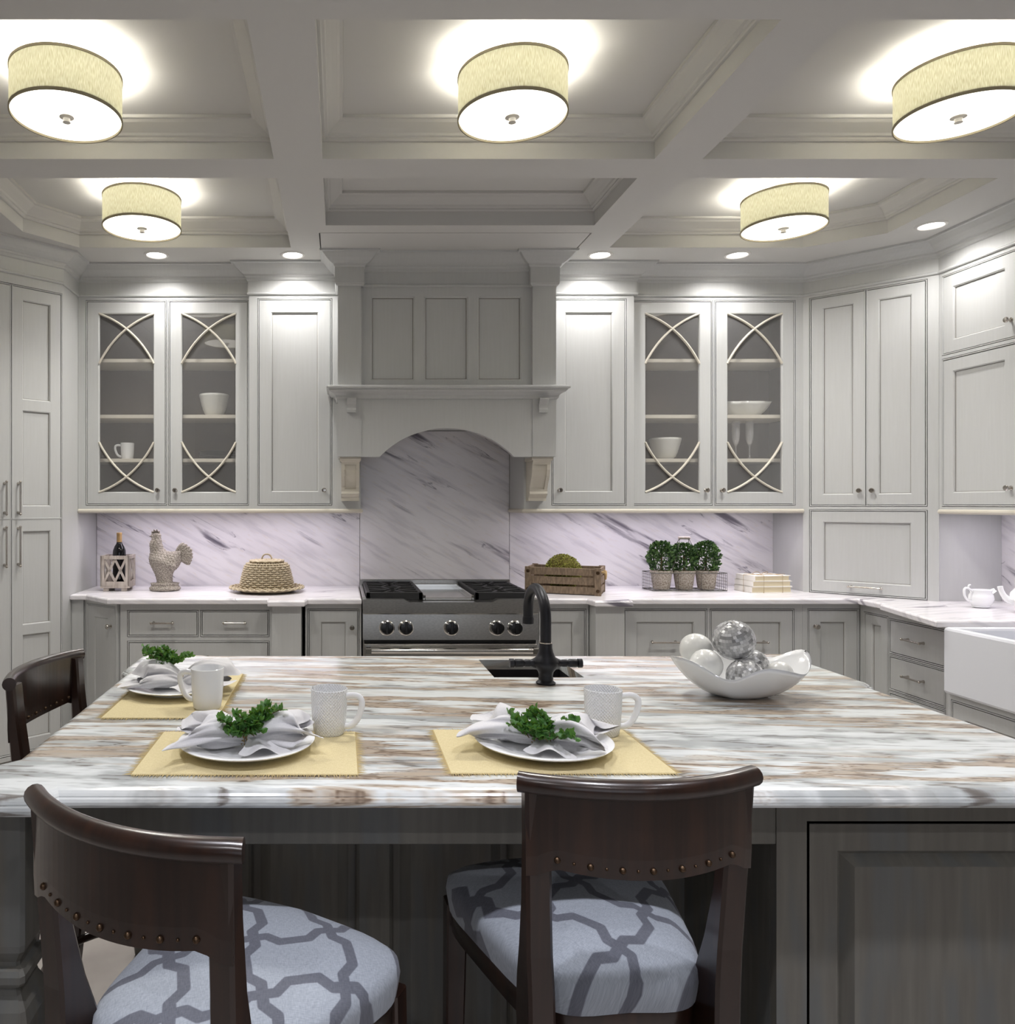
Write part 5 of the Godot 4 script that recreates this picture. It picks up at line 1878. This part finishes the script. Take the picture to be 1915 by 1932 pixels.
func boxwoods() -> void:
	var b := thing("wire_basket", "grey wire basket with a wood-grip handle around three pots", "basket", Vector3(1.995, TOP, -4.46))
	var st := mb()
	var hw := 0.212
	var hd := 0.075
	for y in [0.004, 0.104]:
		tube(st, [Vector3(-hw, y, -hd), Vector3(hw, y, -hd), Vector3(hw, y, hd), Vector3(-hw, y, hd)], 0.0026, 6, true)
	for i in 15:
		var x := lerpf(-hw, hw, i / 14.0)
		tube(st, [Vector3(x, 0.003, -hd), Vector3(x, 0.003, hd)], 0.0012, 5)
	for x in [-hw, hw]:
		for i in 8:
			var z := lerpf(-hd, hd, i / 7.0)
			tube(st, [Vector3(x, 0.004, z), Vector3(x, 0.104, z)], 0.0011, 5)
		for i in 5:
			var y := 0.02 + 0.018 * i
			tube(st, [Vector3(x, y, -hd), Vector3(x, y, hd)], 0.0011, 5)
	for z in [-hd, hd]:
		for x in [-0.065, 0.065]:
			tube(st, [Vector3(x, 0.004, z), Vector3(x, 0.104, z)], 0.0013, 5)
	obj(st, "wire_frame", M.wire, b)
	st = mb()
	for z in [-1.0, 1.0]:
		tube(st, bez(Vector3(-0.11, 0.104, z * hd), Vector3(-0.05, 0.22, z * hd * 0.6), Vector3(-0.026, 0.300, 0), 10), 0.0018, 6)
		tube(st, bez(Vector3(0.11, 0.104, z * hd), Vector3(0.05, 0.22, z * hd * 0.6), Vector3(0.026, 0.300, 0), 10), 0.0018, 6)
	var hn := obj(st, "handle", M.wire, b)
	st = mb()
	tube(st, [Vector3(-0.032, 0.302, 0), Vector3(-0.015, 0.303, 0), Vector3(0.015, 0.303, 0), Vector3(0.032, 0.302, 0)], 0.009, 10)
	obj(st, "grip", M.weathered, hn)
	var proto: Node3D = null
	var labels := ["potted boxwood closest to the range in the wire basket", "middle potted boxwood under the wire basket's handle", "potted boxwood closest to the books in the wire basket"]
	for k in 3:
		var t := thing("potted_boxwood", labels[k], "potted plant", Vector3(1.995 + (k - 1) * 0.128 - (0.004 if k == 0 else 0.0), TOP + 0.006, -4.46), k * 2.1, "potted boxwoods in the basket")
		st = mb()
		lathe(st, [[0.0, 0.002], [0.042, 0.0], [0.046, 0.004], [0.058, 0.090], [0.062, 0.092], [0.063, 0.108], [0.060, 0.110], [0.055, 0.108], [0.052, 0.098], [0.0, 0.096]], 32)
		put(mesh_of(st), "pot", M.clay_pot, t)
		st = mb()
		tube(st, [Vector3(0, 0.09, 0), Vector3(0.002, 0.14, 0.001), Vector3(0, 0.20, 0)], 0.006, 6)
		obj(st, "stem", M.stem, t)
		for pass_ in 2:
			st = mb()
			var r := rand(301 + k * 7 + pass_)
			var tall := 0.168 - 0.012 * (k % 2)
			for i in 560:
				var v := pow(r.randf(), 0.8)
				var rad := 0.074 * (0.72 + 0.55 * v) * sqrt(maxf(0.0, 1.0 - pow(v, 2.2)))
				rad = minf(rad, 0.070) * sqrt(r.randf_range(0.35, 1.0)) + 0.004
				var a := r.randf() * TAU
				var lump := 1.0 + 0.14 * sin(a * 3.0 + v * 9.0 + k)
				var p := Vector3(cos(a) * rad * lump, 0.102 + v * tall, sin(a) * rad * lump)
				var out := Vector3(cos(a), 0.6, sin(a))
				var dir := (out + Vector3(r.randf_range(-1, 1), r.randf_range(-0.6, 1), r.randf_range(-1, 1)) * 0.8).normalized()
				round_leaf(st, p, dir, dir.cross(Vector3(r.randf_range(-1, 1), r.randf_range(-1, 1), r.randf_range(-1, 1))).normalized(), r.randf_range(0.013, 0.022), 0.011)
			var f := obj(st, "foliage", M.box_green if pass_ == 0 else M.box_light, t)
			f.set_meta("kind", "stuff")

func books() -> void:
	var y := TOP
	var names := ["cream old book at the bottom of the tied stack", "cream old book in the middle of the tied stack", "cream old book on top of the tied stack"]
	for k in 3:
		var th: float = [0.034, 0.031, 0.030][k]
		var w: float = [0.245, 0.240, 0.225][k]
		var t := thing("old_book", names[k], "book", Vector3(2.42, y, -4.40), 0.10 + 0.03 * k, "tied stack of old books")
		var st := mb()
		bx(st, Vector3(-w / 2, 0.0, -0.08), Vector3(w / 2, 0.003, 0.08), 0.0008)
		bx(st, Vector3(-w / 2, th - 0.003, -0.08), Vector3(w / 2, th, 0.08), 0.0008)
		bx(st, Vector3(-w / 2, 0.0, -0.08), Vector3(-w / 2 + 0.003, th, 0.08), 0.0008)
		obj(st, "cover", M.book_cover, t)
		st = mb()
		bx(st, Vector3(-w / 2 + 0.003, 0.003, -0.073), Vector3(w / 2 - 0.007, th - 0.003, 0.073))
		obj(st, "page_block", M.book_pages, t)
		y += th + 0.0004
	var tw := thing("twine_tie", "thin twine tied in a bow around the stack of old books", "twine", Vector3(2.42, TOP, -4.40), 0.13)
	var st := mb()
	var top := y - TOP + 0.0015
	for x in [-0.055, 0.06]:
		tube(st, [Vector3(x, 0.001, 0.0835), Vector3(x, top, 0.0835), Vector3(x, top, -0.0835), Vector3(x, 0.001, -0.0835)], 0.0014, 5, true)
	tube(st, [Vector3(-0.1285, 0.001, 0.01), Vector3(-0.1285, top, 0.01), Vector3(0.1285, top, 0.01), Vector3(0.1285, 0.001, 0.01)], 0.0014, 5, true)
	for s in [-1.0, 1.0]:
		tube(st, bez(Vector3(-0.02, top + 0.001, 0.01), Vector3(-0.02 + s * 0.04, top + 0.03, 0.03), Vector3(-0.02 + s * 0.045, top + 0.003, 0.0), 10), 0.0013, 5)
	obj(st, "cord", M.twine, tw)

func tea_things() -> void:
	var t := thing("creamer_jug", "white porcelain creamer jug with scrolled handle on the sink worktop", "jug", Vector3(3.085, TOP, -3.70), 0.15)
	var st := mb()
	lathe(st, [[0.0, 0.004], [0.030, 0.0], [0.042, 0.004], [0.040, 0.010], [0.052, 0.024], [0.058, 0.042], [0.055, 0.060], [0.048, 0.074], [0.052, 0.086], [0.049, 0.087], [0.044, 0.074], [0.051, 0.060], [0.053, 0.042], [0.046, 0.024], [0.0, 0.012]], 36, 0.9, 1.0, 0.75)
	obj(st, "jug_body", M.china, t)
	st = mb()
	surf(st, 8, 10, func(u, v): return Vector3(0.040 + 0.048 * u, 0.072 + 0.018 * u - 0.016 * cos((v - 0.5) * PI) * (1.0 - 0.3 * u), (v - 0.5) * 0.060 * (1.0 - 0.55 * u)))
	obj(st, "spout", M.china, t)
	st = mb()
	tube(st, bez(Vector3(-0.047, 0.080, 0), Vector3(-0.105, 0.120, 0), Vector3(-0.092, 0.062, 0), 10) + bez(Vector3(-0.092, 0.062, 0), Vector3(-0.080, 0.030, 0), Vector3(-0.050, 0.034, 0), 8).slice(1), 0.0052, 8)
	tube(st, bez(Vector3(-0.070, 0.096, 0), Vector3(-0.072, 0.112, 0), Vector3(-0.060, 0.110, 0), 6), 0.004, 6)
	obj(st, "handle", M.china, t)
	t = thing("teapot", "white porcelain teapot at the edge of view beside the creamer", "teapot", Vector3(3.16, TOP, -3.52), 2.9)
	st = mb()
	lathe(st, [[0.0, 0.004], [0.035, 0.0], [0.046, 0.004], [0.044, 0.012], [0.064, 0.034], [0.074, 0.062], [0.070, 0.090], [0.054, 0.108], [0.040, 0.114], [0.0, 0.114]], 36, 0.9)
	obj(st, "pot_body", M.china, t)
	st = mb()
	lathe(st, [[0.041, 0.113], [0.043, 0.117], [0.030, 0.128], [0.010, 0.134], [0.007, 0.140], [0.011, 0.147], [0.008, 0.154], [0.0, 0.156]], 28, 0.9)
	obj(st, "lid", M.china, t)
	st = mb()
	tube(st, bez(Vector3(0.062, 0.050, 0), Vector3(0.105, 0.055, 0), Vector3(0.118, 0.118, 0), 12), [0.017, 0.017, 0.016, 0.0155, 0.015, 0.014, 0.013, 0.012, 0.0115, 0.011, 0.0105, 0.0105, 0.011], 12)
	obj(st, "spout", M.china, t)
	st = mb()
	tube(st, bez(Vector3(-0.062, 0.095, 0), Vector3(-0.135, 0.12, 0), Vector3(-0.112, 0.062, 0), 10) + bez(Vector3(-0.112, 0.062, 0), Vector3(-0.10, 0.034, 0), Vector3(-0.066, 0.042, 0), 8).slice(1), 0.006, 8)
	obj(st, "handle", M.china, t)

func cabinet_contents() -> void:
	mug(-1.252, 1.6745, 4.52, PI, "white mug on a shelf inside the glass cabinet over the wine bottle", true)
	var p := [[-0.742, 1.9265, 4.53, 0.088, 0.130, "pale ribbed stoneware bowl on the middle shelf of the glass cabinet over the rooster"], [1.914, 1.6745, 4.53, 0.090, 0.125, "pale ribbed stoneware bowl on the low shelf of the glass cabinet over the boxwoods"]]
	for q in p:
		var t := thing("stoneware_bowl", q[5], "bowl", Vector3(q[0], q[1], -q[2]))
		var st := mb()
		var R: float = q[3]
		var H: float = q[4]
		var prof := [[0.0, 0.004], [R * 0.42, 0.0], [R * 0.48, 0.004]]
		for i in 11:
			var v := i / 10.0
			prof.append([R * (0.5 + 0.5 * pow(v, 0.55)) + 0.0012 * (i % 2), 0.006 + (H - 0.008) * v])
		prof.append([R - 0.002, H])
		prof.append([R - 0.006, H - 0.003])
		prof.append([R * 0.8, H * 0.45])
		prof.append([R * 0.4, 0.012])
		prof.append([0.0, 0.010])
		lathe(st, prof, 40, 0.9)
		obj(st, "dish", M.stoneware, t)
	for k in 4:
		var t := thing("black_plate", ["black glazed plate at the bottom of the stack in the glass cabinet", "black glazed plate second from the bottom of the stack in the glass cabinet", "black glazed plate second from the top of the stack in the glass cabinet", "black glazed plate on top of the stack in the glass cabinet"][k], "plate", Vector3(-0.722, 1.6745 + 0.0095 * k, -4.53), 0.0, "stack of black plates")
		var st := mb()
		lathe(st, [[0.0, 0.002], [0.06, 0.0], [0.066, 0.002], [0.10, 0.012], [0.113, 0.0165], [0.114, 0.0185], [0.111, 0.0190], [0.098, 0.0145], [0.066, 0.0055], [0.0, 0.005]], 48, 0.9)
		obj(st, "dish", M.black_plate, t)
	var t := thing("oval_platter", "white fluted oval bowl on the middle shelf of the glass cabinet over the boxwoods", "bowl", Vector3(2.380, 1.9265, -4.52))
	var st := mb()
	surf(st, 64, 20, func(u, v):
		var a: float = u * TAU
		var k: float = v * 2.0 if v < 0.5 else (1.0 - v) * 2.0
		var fl := 1.0 + 0.03 * k * cos(a * 10.0)
		var y := 0.080 * pow(k, 1.7) * (1.0 + 0.08 * pow(absf(cos(a)), 4.0))
		if v >= 0.5: y = maxf(0.0, y - 0.006 * (1.0 - pow(k, 9.0)))
		else: y = maxf(y, 0.006)
		return Vector3(cos(a) * 0.150 * fl * (0.35 + 0.65 * k if k > 0.02 else 0.0), y, sin(a) * 0.095 * fl * (0.35 + 0.65 * k if k > 0.02 else 0.0)))
	obj(st, "dish", M.stoneware, t)
	for k in 2:
		t = thing("champagne_flute", ["cut-glass champagne flute nearer the range on the low cabinet shelf", "cut-glass champagne flute nearer the corner on the low cabinet shelf"][k], "glass", Vector3(2.316 + 0.080 * k, 1.6745, -4.50), 0.0, "champagne flutes in the glass cabinet")
		st = mb()
		lathe(st, [[0.0, 0.003], [0.026, 0.0], [0.030, 0.0015], [0.012, 0.005], [0.004, 0.012], [0.0036, 0.075], [0.007, 0.082], [0.014, 0.094], [0.020, 0.120], [0.0225, 0.160], [0.0215, 0.222], [0.0205, 0.222], [0.0212, 0.160], [0.0185, 0.120], [0.012, 0.096], [0.0, 0.088]], 24, 0.9)
		obj(st, "glass_body", M.crystal, t)

func decor() -> void:
	wine()
	rooster()
	cloche()
	crate()
	boxwoods()
	books()
	tea_things()
	cabinet_contents()

const L_DRUM_IN := 0.33
const L_DRUM_DOWN := 1.35
const L_STRIP := 0.25
const L_WINDOW := 0.3

func _ready() -> void:
	# camera: one-point view with a shifted lens (principal point left of the picture's middle)
	var cam := Camera3D.new()
	cam.name = "camera"
	add_child(cam)
	cam.position = Vector3(0, 1.41, 0)
	cam.projection = Camera3D.PROJECTION_FRUSTUM
	cam.near = 0.05
	cam.far = 60.0
	cam.size = 0.05 * 1932.0 / 1450.0
	cam.frustum_offset = Vector2(0.05 * (957.5 - 642.0) / 1450.0, -0.05 * (966.0 - 952.0) / 1450.0)
	cam.current = true
	var we := WorldEnvironment.new()
	we.name = "surroundings"
	var env := Environment.new()
	env.background_mode = Environment.BG_COLOR
	env.background_color = Color.BLACK
	env.tonemap_mode = Environment.TONE_MAPPER_LINEAR
	env.tonemap_exposure = 1.18
	env.sdfgi_enabled = true
	env.ssao_enabled = true
	env.ssil_enabled = true
	we.environment = env
	add_child(we)
	materials()
	more_materials()
	room()
	# lamps
	drum_lamp(-0.915, 2.57, "drum ceiling lamp in the front coffer nearest the pantry")
	drum_lamp(0.575, 2.57, "drum ceiling lamp in the middle front coffer above the island")
	drum_lamp(2.067, 2.57, "drum ceiling lamp in the front coffer on the sink side")
	drum_lamp(-0.93, 3.607, "drum ceiling lamp in the rear coffer above the wine bottle side")
	drum_lamp(2.08, 3.607, "drum ceiling lamp in the rear coffer above the boxwood side")
	var warm := c8(255, 252, 250)
	downlight(-0.993, 4.152, "recessed downlight above the glass cabinet next to the pantry", L_DOWN, 78.0, warm)
	downlight(-0.257, 4.152, "recessed downlight above the narrow cabinet over the wicker cloche", L_DOWN, 78.0, warm)
	downlight(1.403, 4.152, "recessed downlight above the narrow cabinet over the crate", L_DOWN, 78.0, warm)
	downlight(2.145, 4.152, "recessed downlight above the glass cabinet over the boxwoods", L_DOWN, 78.0, warm)
	downlight(2.856, 3.714, "recessed downlight above the diagonal corner cabinet", L_DOWN, 78.0, warm)
	for x in [-0.35, 0.575, 1.5]:
		downlight(x, 0.78, ["recessed downlight above the angled stool", "recessed downlight above the middle of the seating side", "recessed downlight above the island end panel"][int((x + 0.35) / 0.92)], L_FRONT, 42.0, c8(246, 246, 255))
	for x in [-0.6, 0.575, 1.75]:
		downlight(x, -0.75, ["recessed downlight behind the viewpoint on the pantry side", "recessed downlight behind the viewpoint in the middle", "recessed downlight behind the viewpoint on the sink side"][int((x + 0.6) / 1.1)], L_REAR, 70.0, c8(250, 248, 252))
	cabinets()
	hood()
	cooker()
	island()
	# stools: own -z is the sitter's forward
	var s0 := stool()
	s0.position = Vector3(-0.185, 0, -1.195)
	s0.rotation.y = deg_to_rad(-29.0)
	copy(s0, "dark wood counter stool standing straight at the island beside the end panel", Vector3(0.442, 0, -1.375), deg_to_rad(4.0))
	copy(s0, "dark wood counter stool at the island's end beside the pantry", Vector3(-0.556, 0, -1.955), deg_to_rad(-97.0))
	settings()
	decor()

const L_DOWN := 0.55
const L_FRONT := 1.5
const L_REAR := 1.15
